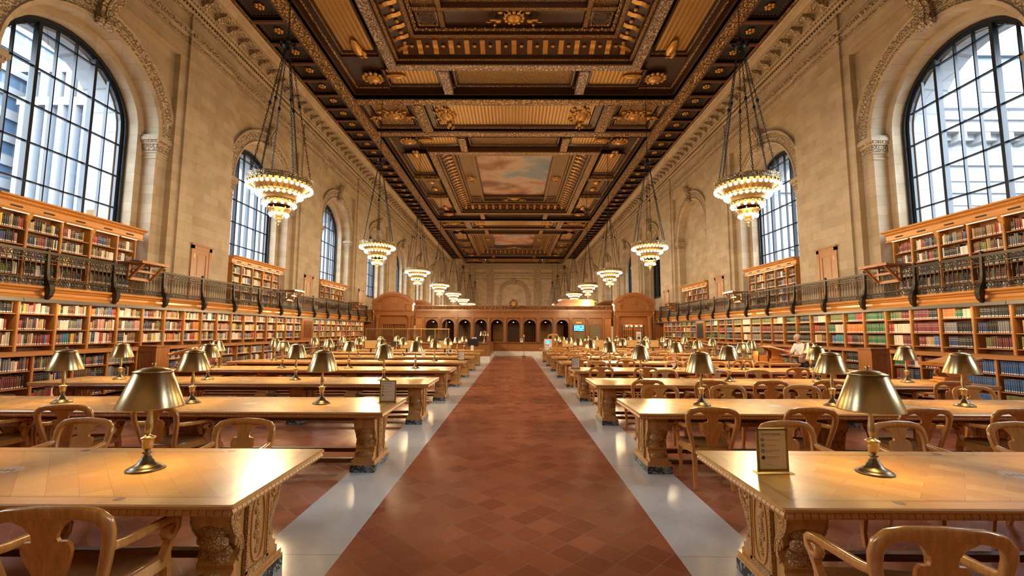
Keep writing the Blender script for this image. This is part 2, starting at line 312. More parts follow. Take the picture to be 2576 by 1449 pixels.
# ---------------------------------------------------------------- side walls
def side_wall(s):
    mb=MB(); S=lambda x:s*x
    for k,yc in enumerate(YC):
        ya,yb=yc-3.06,yc+3.06
        for a in (ya,yb-.32): mb.box(S(XI),S(XA+.2),a,a+.32,ZGAL-.3,11.24)
        mb.box(S(XI),S(XA+.3),ya,yb,11.25,12.98)
        arch_sheet(mb,S(XA),ya+.32,yb-.32,ZGAL-.3,11.24,yc,RO_,ZS)
        reveal(mb,S(XA),S(XR),yc,RO_,RO_,ZS,ZGAL-.3)
        if s>0 and k==3:
            arch_sheet(mb,S(XR),yc-2.6,yc+2.6,ZGAL-.3,11.2,yc,.02,3.0); continue
        reveal(mb,S(XR),S(XR),yc,RO_,RI,ZS,ZGAL-.3); reveal(mb,S(XR),S(XG+.1),yc,RI,RI,ZS,ZGAL-.3)
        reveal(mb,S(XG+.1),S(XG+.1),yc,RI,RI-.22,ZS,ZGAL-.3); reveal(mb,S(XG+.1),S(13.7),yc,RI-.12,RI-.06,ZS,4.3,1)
        mb.box(S(XG-.02),S(13.7),yc-RI,yc+RI,ZGAL-.3,4.66)
        arch_sheet(mb,S(13.7),yc-4.3,yc+4.3,-1,14.6,yc,RI-.06,ZS)
    for yp in PIL:
        mb.box(S(XP),S(XA+.3),yp-1.24,yp+1.24,ZGAL-.3,12.98)
    mb.box(S(11.95),S(12.2),Y0,YEND,-.1,ZGAL-.25)
    mb.box(S(XA+.25),S(13.7),Y0,YEND,12.9,14.6); mb.quad((S(XP+.05),Y0,2.3),(S(XP+.05),PIL[0]-1.2,2.3),(S(XP+.05),PIL[0]-1.2,13),(S(XP+.05),Y0,13))
    # far end: projecting pier in the corner
    mb.box(S(9.75),S(XA+.3),76.0,YEND,0,12.98)
    mb.box(S(XA-.1),S(12.4),PIL[-1]-1,YEND,0,13)
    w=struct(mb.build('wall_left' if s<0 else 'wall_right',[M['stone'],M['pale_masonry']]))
    # archivolts, keystones, capitals
    for k,yc in enumerate(YC):
        if k<1: continue
        a=MB(); n=28
        prof=[(RO_,XA+.02),(RO_,XA-.03),(RO_+.10,XA-.07),(RO_+.12,XA-.035),(RO_+.24,XA-.04),(RO_+.26,XA-.07),(RO_+.52,XA-.085),(RO_+.55,XA-.12),(RO_+.62,XA-.11),(RO_+.63,XA+.02)]
        for i in range(len(prof)-1):
            (r0,x0),(r1,x1)=prof[i],prof[i+1]; mi=1 if i in (3,5) else 0
            p=arcpts(yc,r0,ZS,ZS,n)[1:-1]; q=arcpts(yc,r1,ZS,ZS,n)[1:-1]
            for j in range(n): a.quad((S(x0),*p[j]),(S(x0),*p[j+1]),(S(x1),*q[j+1]),(S(x1),*q[j]),mi)
        a.build('archivolt',[M['stone'],M['stone_carved']],w)
        kb=MB(); sc=[(XA-.05,ZS+RO_-.12),(XA-.20,ZS+RO_-.10),(XA-.27,ZS+RO_+.02),(XA-.22,ZS+RO_+.2),(XA-.24,ZS+RO_+.45),(XA-.36,ZS+RO_+.68),(XA-.44,ZS+RO_+.82),(XA-.44,ZS+RO_+.95),(XA+.02,ZS+RO_+.95)]
        pts=[(S(x),z) for x,z in sc]
        kb.prism(pts,1,yc-.23,yc+.23,0); kb.prism([(S(x-.035 if i not in (0,8) else x),z) for i,(x,z) in enumerate(sc)],1,yc-.10,yc+.10,0)
        for dy in (-.24,.24): kb.sphere((S(XA-.30),yc+dy,ZS+RO_+.80),.13,10,6,0,(1,.35,1)); kb.sphere((S(XA-.17),yc+dy,ZS+RO_+.02),.09,10,6,0,(1,.35,1))
        kb.build('keystone',M['stone_carved'],w)
        cp=MB()
        for sy in (-1,1):
            e=yc+sy*RO_; o=yc+sy*(RO_+.52)
            for z0,z1,p,mi in ((7.32,7.38,.03,0),(7.52,7.58,.03,0),(7.58,7.80,.05,1),(7.80,7.86,.08,0),(7.86,7.92,.11,1),(7.92,8.03,.14,0),(8.03,8.10,.11,0)):
                cp.box(S(XA-p),S(XR+.02),e-sy*p,o,z0,z1,mi)
        cp.build('capital',[M['stone'],M['stone_carved']],w)
    # mouldings and great cornice
    t=MB()
    for z0,z1,p,mi in ((11.24,11.32,.03,0),(11.78,11.83,.03,0),(11.93,11.99,.035,1),(12.12,12.16,.05,0),(12.32,12.38,.07,0),(12.86,12.97,.03,1)): t.box(S(XI-p),S(XI+.02),Y0,YEND-5,z0,z1,mi)
    for yp in PIL:
        for z0,z1,p,mi in ((11.24,11.32,.03,0),(11.78,11.83,.03,0),(11.93,11.99,.035,1),(12.12,12.16,.05,0),(12.32,12.38,.07,0),(12.86,12.97,.03,1)): t.box(S(XP-p),S(XI+.01),yp-1.24-p,yp+1.24+p,z0,z1,mi)
    def on_pil(y): return any(abs(y-p)<1.22 for p in PIL)
    y=Y0+.1
    while y<76:                                        # leaf row
        x=(XP if on_pil(y) else XI)
        t.add([(S(x-.02),y-.09,12.16),(S(x-.02),y+.09,12.16),(S(x-.075),y,12.20),(S(x-.05),y-.1,12.32),(S(x-.05),y+.1,12.32),(S(x-.095),y,12.30)],[(0,2,5,3),(2,1,4,5),(0,1,2)],1); y+=.2
    pr=[(XP+.05,12.98),(XP-.10,13.0),(XP-.10,13.14),(XP-.17,13.17),(XP-.17,13.28),(XP-.22,13.31),(XP-.22,13.60),(XP-.70,13.61),(XP-.70,13.70),(XP-.78,13.74),(XP-.86,13.85),(XP-.97,13.90),(XP-1.0,13.99),(XP+.05,14.0)]
    t.prism([(S(x),z) for x,z in pr],1,Y0,76.2,0)
    y=Y0+.1
    while y<76:
        t.add([(S(XP-.105),y-.05,13.14),(S(XP-.105),y+.01,13.14),(S(XP-.12),y+.06,13.07),(S(XP-.105),y+.01,13.0),(S(XP-.105),y-.05,13.0),(S(XP-.12),y,13.07)],[(0,1,2,5),(5,2,3,4)],2)   # chevrons
        t.box(S(XP-.17),S(XP-.205),y-.045,y+.035,13.185,13.27,0); y+=.145                                                              # dentils
    y=Y0+.3
    while y<76:                                        # modillions with rosettes between
        t.prism([(S(XP-.2),13.60),(S(XP-.66),13.60),(S(XP-.67),13.52),(S(XP-.58),13.45),(S(XP-.42),13.44),(S(XP-.30),13.33),(S(XP-.2),13.30)],1,y-.13,y+.13,1)
        t.sphere((S(XP-.47),y+.36,13.60),.15,8,4,1,(1,1,.45)); y+=.72
    # cornice return round the corner pier
    for a,b,c,d in ((9.75-.85,XP,76.0-.95,76.4),(9.75-.95,9.75+.3,76.0,YEND)):
        for z0,z1,p in ((13.0,13.3,.75),(13.3,13.6,.62),(13.6,14.0,0)): t.box(S(a+p),S(b),c+p*.9,d,z0,z1,0)
    t.build('great_cornice',[M['stone'],M['stone_carved'],M['dark_void']],w)
    return w
WL,WR=side_wall(-1),side_wall(1)
# end walls
mb=MB(); mb.box(-13,13,YEND,YEND+.3,0,14.2)
w=struct(mb.build('wall_back',M['stone'])); t=MB()
for z0,z1,p in ((11.2,11.35,.06),(11.75,11.85,.06),(12.1,12.4,.08),(13.0,13.15,.2),(13.15,13.35,.35),(13.35,13.6,.45),(13.6,13.98,.95)): t.box(-9.8,9.8,YEND-p,YEND+.02,z0,z1)
for x in (-7.6,-4.3,4.3,7.6): t.box(x-.6,x+.6,YEND-.18,YEND+.02,0,13.0)
for x0,x1 in ((-3.0,-2.28),(2.28,3.0)): t.box(x0,x1,YEND-.12,YEND+.02,0,8.1); t.box(x0-.06,x1+.06,YEND-.2,YEND,7.4,8.1)
n=24
for r0,r1,y0,y1 in ((2.28,2.28,0,.14),(2.28,2.9,.14,.2),(2.9,2.9,.2,0)):
    for i in range(n):
        a,b=PI*i/n,PI*(i+1)/n
        t.quad((r0*cos(a),YEND-y0,8.1+r0*sin(a)),(r0*cos(b),YEND-y0,8.1+r0*sin(b)),(r1*cos(b),YEND-y1,8.1+r1*sin(b)),(r1*cos(a),YEND-y1,8.1+r1*sin(a)))
t.box(-.3,.3,YEND-.4,YEND,10.2,11.2); t.build('blind_arch',M['stone_carved'],w)
mb=MB(); mb.box(-13.7,13.7,Y0-.3,Y0,-.1,14.6); struct(mb.build('wall_front',M['stone']))
# ---------------------------------------------------------------- windows
def window(s,k,idx):
    yc=YC[k]; S=lambda x:s*x; z0=4.62
    root=MB(); dark=(s>0 and k==4)
    for r0,r1,x0,x1 in ((RI,RI-.10,XG-.10,XG-.10),(RI-.10,RI-.10,XG-.10,XG-.03),(RI-.10,RI-.20,XG-.03,XG-.03),(RI-.20,RI-.20,XG-.03,XG+.05),(RI-.2,RI,XG+.05,XG+.05)):
        reveal(root,S(x0),S(x1),yc,r0,r1,ZS,z0)
    root.box(S(XG-.1),S(XG+.05),yc-RI,yc+RI,z0,z0+.12)
    o=struct(root.build('window_%d'%idx,M['window_iron']))
    w=(RI-.2)*2/7; fr=MB(); r=RI-.16
    for i in range(1,7):
        y=yc-(RI-.2)+w*i; zt=ZS+math.sqrt(max(0,r*r-(y-yc)**2)); thick=i in (2,5)
        h=.085 if thick else .035; d=.11 if thick else .045
        fr.box(S(XG-d),S(XG+.04),y-h/2,y+h/2,z0+.1,zt)
    z=5.55
    while z<ZS+r-.2:
        hw=r if z<ZS else math.sqrt(r*r-(z-ZS)**2)
        fr.box(S(XG-.045),S(XG+.03),yc-hw,yc+hw,z-.02,z+.02); z+=1.02
    fr.build('glazing_bars',M['window_iron'],o)
    g=MB(); pts=arcpts(yc,RI-.15,ZS,z0,24); g.add([(S(XG),*p) for p in pts],[tuple(range(len(pts)))])
    g.build('pane',M['glass'],o)
    if dark:
        d=MB(); d.box(S(13.3),S(13.4),yc-RI,yc+RI,z0,ZS+RI+.2); d.build('shutter',M['ceil_blue'],o)
i=1
for s in (-1,1):
    for k in range(9):
        if s>0 and k==3: continue
        window(s,k,i); i+=1
# ---------------------------------------------------------------- wooden doors on the pilasters
def door(s,yp,idx):
    S=lambda x:s*x; f=MB(); x=XP
    f.box(S(x-.05),S(x+.05),yp-.53,yp-.39,ZGAL,4.79); f.box(S(x-.05),S(x+.05),yp+.39,yp+.53,ZGAL,4.79); f.box(S(x-.05),S(x+.05),yp-.53,yp+.53,4.62,4.79); f.box(S(x-.09),S(x),yp-.56,yp+.56,4.74,4.80)
    o=struct(f.build('door_%d'%idx,M['door_wood'])); p=MB(); p.box(S(x-.015),S(x+.03),yp-.39,yp+.39,ZGAL,4.62)
    for a,b,c,d in ((-.39,-.25,ZGAL,4.62),(.25,.39,ZGAL,4.62),(-.25,.25,4.46,4.62),(-.25,.25,3.45,3.62),(-.25,.25,ZGAL,2.95)): p.box(S(x-.035),S(x),yp+a,yp+b,c,d)
    p.box(S(x-.025),S(x),yp-.19,yp+.19,3.68,4.40); p.box(S(x-.025),S(x),yp-.19,yp+.19,3.0,3.4); p.build('panel',M['door_wood'],o)
    h=MB(); h.sphere((S(x-.075),yp+.33,3.58),.03,8,6); h.build('knob',M['brass'],o)
    for z in (3.25,4.3): h=MB(); h.box(S(x-.055),S(x-.03),yp-.41,yp-.37,z,z+.14); h.build('hinge',M['brass'],o)
i=1
for s in (-1,1):
    for yp in PIL[1:5]: door(s,yp,i); i+=1
# ---------------------------------------------------------------- gallery floor, fascia, lamp housing
for s in (-1,1):
    S=lambda x:s*x; g=MB()
    g.prism([(S(12.6),2.52),(S(10.96),2.52),(S(10.96),2.42),(S(10.80),2.40),(S(10.79),2.46),(S(10.86),2.50),(S(10.87),2.56),(S(10.82),2.58),(S(10.80),2.62),(S(10.74),2.64),(S(10.73),2.69),(S(12.6),2.69)],1,Y0,33.6)
    o=struct(g.build('trim_3',M['fascia'])); d=MB(); y=Y0
    while y<33.5: d.box(S(10.835),S(10.86),y,y+.035,2.585,2.62); y+=.07
    d.build('dentils',M['fascia'],o)
    h=MB(); y=Y0
    while y<33:
        h.prism([(S(10.70),2.32),(S(10.72),2.40),(S(10.98),2.42),(S(10.98),2.36),(S(10.78),2.31)],1,y,y+2.57); y+=2.58
    h.build('lamp_housing',M['steel_grey'],o)
    e=MB()
    for q in range(42):
        y=Y0+q*.86; P=[(S(10.80),y,2.318),(S(10.93),y,2.345),(S(10.93),y+.84,2.345),(S(10.80),y+.84,2.318)]; e.quad(*(P if s<0 else P[::-1]))
    e.build('shelf_light',emit('shelf_light',(1.0,.80,.52),SHELF,'FRONT'),o)
# ---------------------------------------------------------------- ceiling
def ring(mb,cx,cy,hx,hy,prof):
    for (i0,z0,mi),(i1,z1,_) in zip(prof,prof[1:]):
        a,b=hx-i0,hy-i0; c,d=hx-i1,hy-i1
        P=[(cx-a,cy-b,z0),(cx+a,cy-b,z0),(cx+a,cy+b,z0),(cx-a,cy+b,z0)]; Q=[(cx-c,cy-d,z1),(cx+c,cy-d,z1),(cx+c,cy+d,z1),(cx-c,cy+d,z1)]
        for k in range(4): mb.quad(P[k],P[(k+1)%4],Q[(k+1)%4],Q[k],mi)
CM=['ceil_dark','gilt_scroll','gilt_fine','ceil_brown','gold_leaf','gilt_panel','ceil_red','ceil_blue','gilt_lilac']
D,GS,GF,BR,GL,GP,RD,BL,LI=range(9)
mb=MB(); mb.box(-13.7,13.7,Y0,YEND+.3,15.6,15.8,D); ceil=struct(mb.build('ceiling',M['ceil_dark']))
orn=MB()
def rect_panel(cx,cy,hx,hy,z,fill,step=.1):   # small sunk panel with gilt bead frame and a filling
    ring(orn,cx,cy,hx,hy,[(0,z,D),(0,z+.10,D),(step*.5,z+.10,GF),(step*.9,z+.13,D),(step*1.3,z+.20,D),(step*1.6,z+.20,BR),(step*1.9,z+.20,BR)])
    i=step*1.6; orn.quad((cx-hx+i,cy-hy+i,z+.20),(cx+hx-i,cy-hy+i,z+.20),(cx+hx-i,cy+hy-i,z+.20),(cx-hx+i,cy+hy-i,z+.20),fill)
def beads(cx,cy,hx,hy,z,pitch,r,mi=GL):
    def b(x,y): orn.add([(x-r,y,z),(x,y-r,z),(x+r,y,z),(x,y+r,z),(x,y,z-r*1.1)],[(0,1,4),(1,2,4),(2,3,4),(3,0,4)],mi)
    n=int(2*hx/pitch)
    for i in range(n+1):
        for sy in (-1,1): b(cx-hx+2*hx*i/n,cy+sy*hy)
    n=int(2*hy/pitch)
    for i in range(1,n):
        for sx in (-1,1): b(cx+sx*hx,cy-hy+2*hy*i/n)
def flower(x,y,z,r,mi=GL,n=6):
    for i in range(n): orn.sphere((x+r*.6*cos(2*PI*i/n),y+r*.6*sin(2*PI*i/n),z),r*.42,6,4,mi,(1,1,.6))
    orn.sphere((x,y,z-.03),r*.3,6,4,mi)
def cartouche(x,y,z,k=1.0,mi=GL,wings=True,ax=0):
    T=lambda dx,dy:(x+k*(dx if ax==0 else dy),y+k*(dy if ax==0 else dx))
    def ell(dx,dy,dz,r,sx,sy,sz): px,py=T(dx,dy); orn.sphere((px,py,z+dz),r*k,10,6,mi,(sx,sy,sz) if ax==0 else (sy,sx,sz))
    ell(0,0,-.05,.42,1.1,.95,.45)
    for i in range(12): a=2*PI*i/12; ell(.55*cos(a),.48*sin(a),-.02,.13,1,1,.8)
    if wings:
        for sx in (-1,1):
            ell(sx*.95,.05,-.12,.17,1.3,.9,.8); ell(sx*1.25,-.1,-.16,.12,1.8,.8,.8); ell(sx*1.5,.12,-.14,.09,2.2,.6,.8); ell(sx*1.15,.25,-.2,.1,1,1,1); ell(sx*.8,-.5,-.05,.14,1.2,.8,.6)
            orn.tube([(*T(sx*(.5+.28*t*cos(t*5)),-.45+.28*t*sin(t*5)),z-.06) for t in [i/14 for i in range(15)]],.05*k,5,mi)
PAN=[(11.8,'a'),(37.75,'b'),(63.7,'c')]; HX,HY=8.42,10.65
for cy,_ in PAN:
    ring(orn,0,cy,HX,HY,[(0,13.9,D),(0,14.12,BR),(.10,14.12,D),(.12,14.42,GF),(.20,14.46,D),(.32,14.46,BR),(.36,14.45,D),(2.40,14.45,D),(2.45,14.45,BR),(2.45,13.98,BR),(2.50,13.95,LI if cy<20 else GS),(2.92,13.95,BR),(2.97,13.98,D),(2.97,14.14,GF),(3.10,14.16,D),(3.12,14.34,D),(3.85,14.66,GF),(4.0,14.70,D),(4.03,14.86,GF),(4.12,14.90,BR),(4.16,14.90,D),(4.18,15.04,D),(5.22,15.04,BR),(5.22,14.90,GF),(5.42,14.88,BR),(5.42,15.14,GF),(5.50,15.16,D)])
    m=MB(); h=HX-5.5; g=HY-5.5; m.quad((-h,cy-g,15.15),(h,cy-g,15.15),(h,cy+g,15.15),(-h,cy+g,15.15)); m.build('mural',M['mural'],ceil)
    beads(0,cy,HX-.22,HY-.22,14.44,.15,.03); beads(0,cy,HX-4.08,HY-4.08,14.87,.30,.06); beads(0,cy,HX-3.04,HY-3.04,14.14,.17,.03)
    beads(0,cy,HX-4.14,HY-4.14,14.9,.42,.055)
    # ring of picture panels with scrolled straps
    for sy in (-1,1):
        yy=cy+sy*(HY-1.38)
        for sx in (-1,1): orn.box(sx*3.15,sx*3.6,yy-1.02,yy+1.02,13.96,14.4,LI if cy<20 else GS); rect_panel(sx*5.05,yy,1.36,.86,14.16,GP,.09)
        rect_panel(0,yy,3.0,.86,14.16,GF,.1)
        for sx in (-1,1): cartouche(sx*(HX-1.38),yy,14.28,.85,GL,False)
        for sx in (-1,1): orn.sphere((sx*(HX-2.5),yy-.1,14.3),.28,8,5,GL,(2,.7,.4))
    for sx in (-1,1):
        xx=sx*(HX-1.38)
        for sy in (-1,1):
            orn.box(xx-1.02,xx+1.02,cy+sy*2.35,cy+sy*2.8,13.96,14.4,LI if cy<20 else GS); rect_panel(xx,cy+sy*5.2,.86,2.2,14.16,GP,.09)
            orn.sphere((xx,cy+sy*7.0,14.28),.3,8,5,GL,(.8,2.4,.4)); orn.sphere((xx+.2,cy+sy*7.4,14.28),.2,8,5,GL,(.8,1.4,.6))
        rect_panel(xx,cy,.86,2.1,14.16,GF,.1)
        for yy in (cy-.9,cy+.9): orn.sphere((xx,yy,14.3),.3,8,5,GL,(1,1.3,.4))
    # modillions round the inner cornice
    def modil(x,y,dx,dy):
        q=MB(); q.prism([(0,14.30),(.10,14.28),(.16,14.36),(.30,14.42),(.50,14.46),(.66,14.55),(.66,14.64),(0,14.40)],1,-.11,.11,GL)
        Mx=Matrix.Translation((x,y,.03))@Matrix.Rotation(math.atan2(dy,dx),4,'Z'); orn.merge(q,Mx)
        orn.sphere((x+dx*.42-dy*.34,y+dy*.42+dx*.34,14.47),.11,6,4,GL,(1,1,.6))
    a,b=HX-3.14,HY-3.14
    n=int(2*a/.66)
    for i in range(n): x=-a+.33+(2*a-.66)*i/(n-1); modil(x,cy-b,0,1); modil(x,cy+b,0,-1)
    n=int(2*b/.66)
    for i in range(n): y=cy-b+.33+(2*b-.66)*i/(n-1); modil(-a,y,1,0); modil(a,y,-1,0)
    for sx in (-1,1): orn.box(sx*(HX-5.20),sx*(HX-4.20),cy-(HY-4.22),cy+(HY-4.22),15.02,15.08,GF)
    # coffered ring round the mural: straps, vent roundels, cartouches
    ri=HX-4.7; rj=HY-4.7
    for sx in (-1,1):
        for sy in (-1,1):
            x,y=sx*ri,cy+sy*rj
            ring(orn,x,y,.48,.48,[(0,14.93,D),(.06,14.90,GF),(.12,14.93,D)])
            orn.lathe([(.30,15.0),(.36,14.93),(.40,14.93),(.42,15.0)],18,(x,y,0),BR)
            for i in range(-4,5):
                c=.30*math.sqrt(max(0,1-(i*.07/.31)**2)); orn.box(x+i*.07-.012,x+i*.07+.012,y-c,y+c,14.95,14.97,BR); orn.box(x-c,x+c,y+i*.07-.012,y+i*.07+.012,14.95,14.97,BR)
            for u in (-1,1):
                for v in (-1,1): orn.sphere((x+u*.38,y+v*.38,14.98),.08,6,4,GL)
            orn.box(x-sx*.52,x-sx*.72,y-.5,y+.5,14.9,15.04,GF); orn.box(x-.5,x+.5,y-sy*.52,y-sy*.72,14.9,15.04,GF)
        cartouche(sx*ri,cy,15.0,.62,GL,True,1)
    for sy in (-1,1): cartouche(0,cy+sy*rj,15.0,.72,GL,True,0)
# beams between the big panels
EDGE=[Y0,PAN[0][0]-HY,PAN[0][0]+HY,PAN[1][0]-HY,PAN[1][0]+HY,PAN[2][0]-HY,PAN[2][0]+HY,YEND]
for a,b in ((EDGE[0],EDGE[1]),(EDGE[2],EDGE[3]),(EDGE[4],EDGE[5]),(EDGE[6],EDGE[7])):
    for y0,y1 in ((a,a+.72),(b-.72,b)):
        orn.box(-HX,HX,y0,y1,13.93,14.5,BR); orn.box(-HX,HX,y0+.10,y1-.10,13.905,13.95,GS)
    cy=(a+b)/2; hy=(b-a)/2-.72
    if hy<.5: orn.box(-HX,HX,a,b,14.0,14.4,D); continue
    for sx in (-1,1):
        orn.box(sx*4.95,sx*5.6,a+.7,b-.7,13.93,14.5,BR); orn.box(sx*5.05,sx*5.5,a+.7,b-.7,13.905,13.95,GS)
        rect_panel(sx*7.0,cy,1.4,hy,14.0,GF,.22); beads(sx*7.0,cy,1.3,hy-.1,14.1,.16,.03)
        cartouche(sx*7.0,cy,14.2,.9,GL,True,0); cartouche(sx*3.9,cy,14.2,.95,GL,True,1)
    rect_panel(0,cy,4.92,hy,14.0,GP,.22); beads(0,cy,4.8,hy-.1,14.1,.16,.03)
# long side beams and rosette coffers
for sx in (-1,1):
    orn.box(sx*HX,sx*9.15,Y0,YEND,13.93,14.6,BR); orn.box(sx*(HX+.1),sx*9.03,Y0,YEND,13.90,13.95,GS)
    orn.box(sx*10.42,sx*10.62,Y0,YEND,13.90,14.4,D); orn.box(sx*10.40,sx*10.46,Y0,YEND,13.88,13.95,GF)
    y=Y0+.35
    while y<YEND-.7:
        ring(orn,sx*9.79,y+.6,.63,.57,[(0,13.97,D),(0,14.07,D),(.05,14.07,D),(.06,14.16,D),(.10,14.16,D)]); orn.quad((sx*9.18,y+.05,14.15),(sx*10.4,y+.05,14.15),(sx*10.4,y+1.15,14.15),(sx*9.18,y+1.15,14.15),BL)
        beads(sx*9.79,y+.6,.56,.50,14.15,.13,.022); flower(sx*9.79,y+.6,14.10,.21)
        orn.box(sx*9.15,sx*10.45,y+1.17,y+1.40,13.94,14.3,BR); orn.box(sx*9.17,sx*10.42,y+1.22,y+1.35,13.925,13.95,RD); y+=1.40
    orn.box(sx*10.5,sx*13,Y0,YEND,13.985,14.3,D)
orn.build('gilded_coffering',[M[c] for c in CM],ceil)
SIDE={-1:'left',1:'right'}
emit('strip_light',(1.0,.74,.40),STRIP,'FRONT')
# ---------------------------------------------------------------- camera numbers (used to find which books show largest)
CP,CYW,CRO=rad(5.55),rad(-.25),rad(.2); CLOC=Vector((.03,0,1.70)); FPX=1120.0
cf=Vector((sin(CYW)*cos(CP),cos(CYW)*cos(CP),sin(CP))); cr0=Vector((cos(CYW),-sin(CYW),0)); cu0=cr0.cross(cf)
cr=cr0*cos(CRO)+cu0*sin(CRO); cu=cu0*cos(CRO)-cr0*sin(CRO)
def proj(p):
    v=Vector(p)-CLOC; z=v.dot(cf); return (1288+FPX*v.dot(cr)/z,724.5-FPX*v.dot(cu)/z) if z>.1 else (-9999,-9999)
# ---------------------------------------------------------------- gallery railings
bal=MB(); bal.lathe([(.009,0),(.011,.04),(.007,.06),(.008,.20),(.020,.225),(.010,.25),(.022,.28),(.009,.31),(.012,.34),(.007,.38),(.008,.40),(.013,.42),(.008,.45)],6)
bal_me=bal.mesh('baluster',M['iron'])
for s in (-1,1):
    S=lambda x:s*x; yA,yB=8.46,33.0
    o=thing('balcony_railing','wrought iron railing of the gallery along the %s wall'%SIDE[s],'railing',(S(10.80),0,ZGAL))
    m=MB(); m.box(-.045,.045,yA,yB,.785,.81); m.box(-.03,.03,yA,yB,.76,.785); m.build('handrail',M['iron'],o)
    for nm,z0,z1 in (('scroll_frieze',.615,.76),('lower_frieze',.03,.17)):
        m=MB()
        if nm=='lower_frieze': m.box(-.006,.006,22,yB,z0,z1,0)
        else: m.box(-.006,.006,24,yB,z0,z1,0)
        for zz in (z0,z1): m.box(-.018,.018,yA,yB,zz-.008,zz+.008,1)
        y=yA+.1
        while y<24:
            for sg in (-1,1): m.tube([(.0,y+sg*.036+.034*cos(a),(z0+z1)/2+.052*sin(a)*sg) for a in [i*.9 for i in range(7)]],.0085,4,1)
            m.tube([(0,y-.07,z0),(0,y,(z0+z1)/2),(0,y+.07,z1)],.007,4,1); m.tube([(0,y-.07,z1),(0,y,(z0+z1)/2),(0,y+.07,z0)],.007,4,1)
            y+=.14
        m.build(nm,[M['iron_scroll'],M['iron']],o)
    ys=[]; y=yA+.06
    while y<yB: ys.append(y); y+=.118
    posts=[8.46+1.72*k for k in range(15)]
    ys=[y for y in ys if min(abs(y-p) for p in posts)>.06]
    vis=[y for y in ys if y>9.0][:100]
    for y in vis: put('baluster',bal_me,o,(0,y,.17))
    rest=MB()
    for y in ys:
        if y>vis[-1]: rest.merge(bal,Matrix.Translation((0,y,.17)))
    q=rest.build('balusters',M['iron'],o); q['kind']='stuff'
    pm=MB()
    path=[(0,0,.83),(0,0,.70),(-.01*s,0,.5),(-.02*s,0,.3),(-.05*s,0,.14),(-.105*s,0,.02),(-.13*s,0,-.08),(-.12*s,0,-.2),(-.07*s,0,-.29)]
    pm.sweep(path,[(-.042,-.035),(.042,-.035),(.042,.035),(-.042,.035)],(0,1,0),[.8,.8,.85,.95,1.15,1.5,1.7,1.3,.8])
    pm.sphere((0,0,.85),.045,8,5); pm.sphere((-.16*s,0,-.07),.055,8,5,0,(.5,.8,1.4))
    pme=pm.mesh('post',M['iron'])
    for y in posts: put('post',pme,o,(0,y,0))
# ---------------------------------------------------------------- fold-out reading shelves on the railings
for s in (-1,1):
    for k in range(3):
        y=12.62+BAY*k
        o=thing('reading_shelf','brown wooden reading shelf bracketed over the %s gallery railing, %s from the camera'%(SIDE[s],ordn(k+1)),'shelf',(s*10.80,y,ZGAL+.83),0,'reading shelves on the gallery railings')
        m=MB(); m.box(s*.12,-s*.56,-.5,.5,.035,.075); m.box(-s*.54,-s*.57,-.5,.5,.03,.10); m.build('shelf_board',M['panel_wood'],o)
        for yy in (-.36,.36):
            b=MB(); b.sweep([(-s*.50,yy,.03),(-s*.12,yy,-.38)],[(-.03,-.025),(.03,-.025),(.03,.025),(-.03,.025)],(0,1,0)); b.box(-s*.065,-s*.12,yy-.03,yy+.03,-.42,.03); b.build('brace',M['panel_wood'],o)
        c=MB(); c.box(-s*.065,-s*.12,-.36,.36,-.42,-.34); c.box(-s*.25,-s*.30,-.36,.36,-.20,-.14); c.build('crossbar',M['panel_wood'],o)
m=MB(); m.rbox(-.13,.13,-.17,.17,0,.03,.006); o=m.build('folder',M['purple_cloth'],None,(-10.55,12.36,ZGAL+.935),.2); tag(o,'purple folder lying on the first reading shelf of the left gallery railing','folder')
# ---------------------------------------------------------------- bookcases
BOOKS=[]
PALM=[('crimson',(.36,.035,.03)),('maroon',(.17,.025,.03)),('navy',(.025,.045,.13)),('blue',(.05,.14,.33)),('green',(.04,.15,.06)),('olive',(.16,.17,.05)),('teal',(.03,.22,.24)),('black',(.018,.018,.020)),('grey',(.20,.20,.20)),('cream',(.66,.58,.42)),('tan',(.42,.28,.13)),('brown',(.14,.065,.03)),('orange',(.60,.19,.03)),('yellow',(.62,.42,.06)),('purple',(.13,.07,.20)),('pink',(.55,.24,.22)),('white',(.74,.70,.62))]
PAL=dict(PALM)
WMIX=['crimson']*4+['maroon']*3+['navy']*2+['blue']*2+['green']*1+['olive']*3+['teal']+['black']*4+['grey']*4+['cream']*8+['tan']*7+['brown']*6+['orange']*3+['yellow']*2+['pink']*3+['white']*5
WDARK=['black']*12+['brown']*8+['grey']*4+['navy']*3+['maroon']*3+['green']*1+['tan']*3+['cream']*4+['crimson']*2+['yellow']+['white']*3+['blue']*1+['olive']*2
WSER=['green','olive','green','maroon','crimson','black','grey','navy','blue','cream','brown','olive','tan','black','maroon']
SERIES={}   # hand-picked rows of the near right wall: (row kind, bay) -> colours, bay 0 nearest
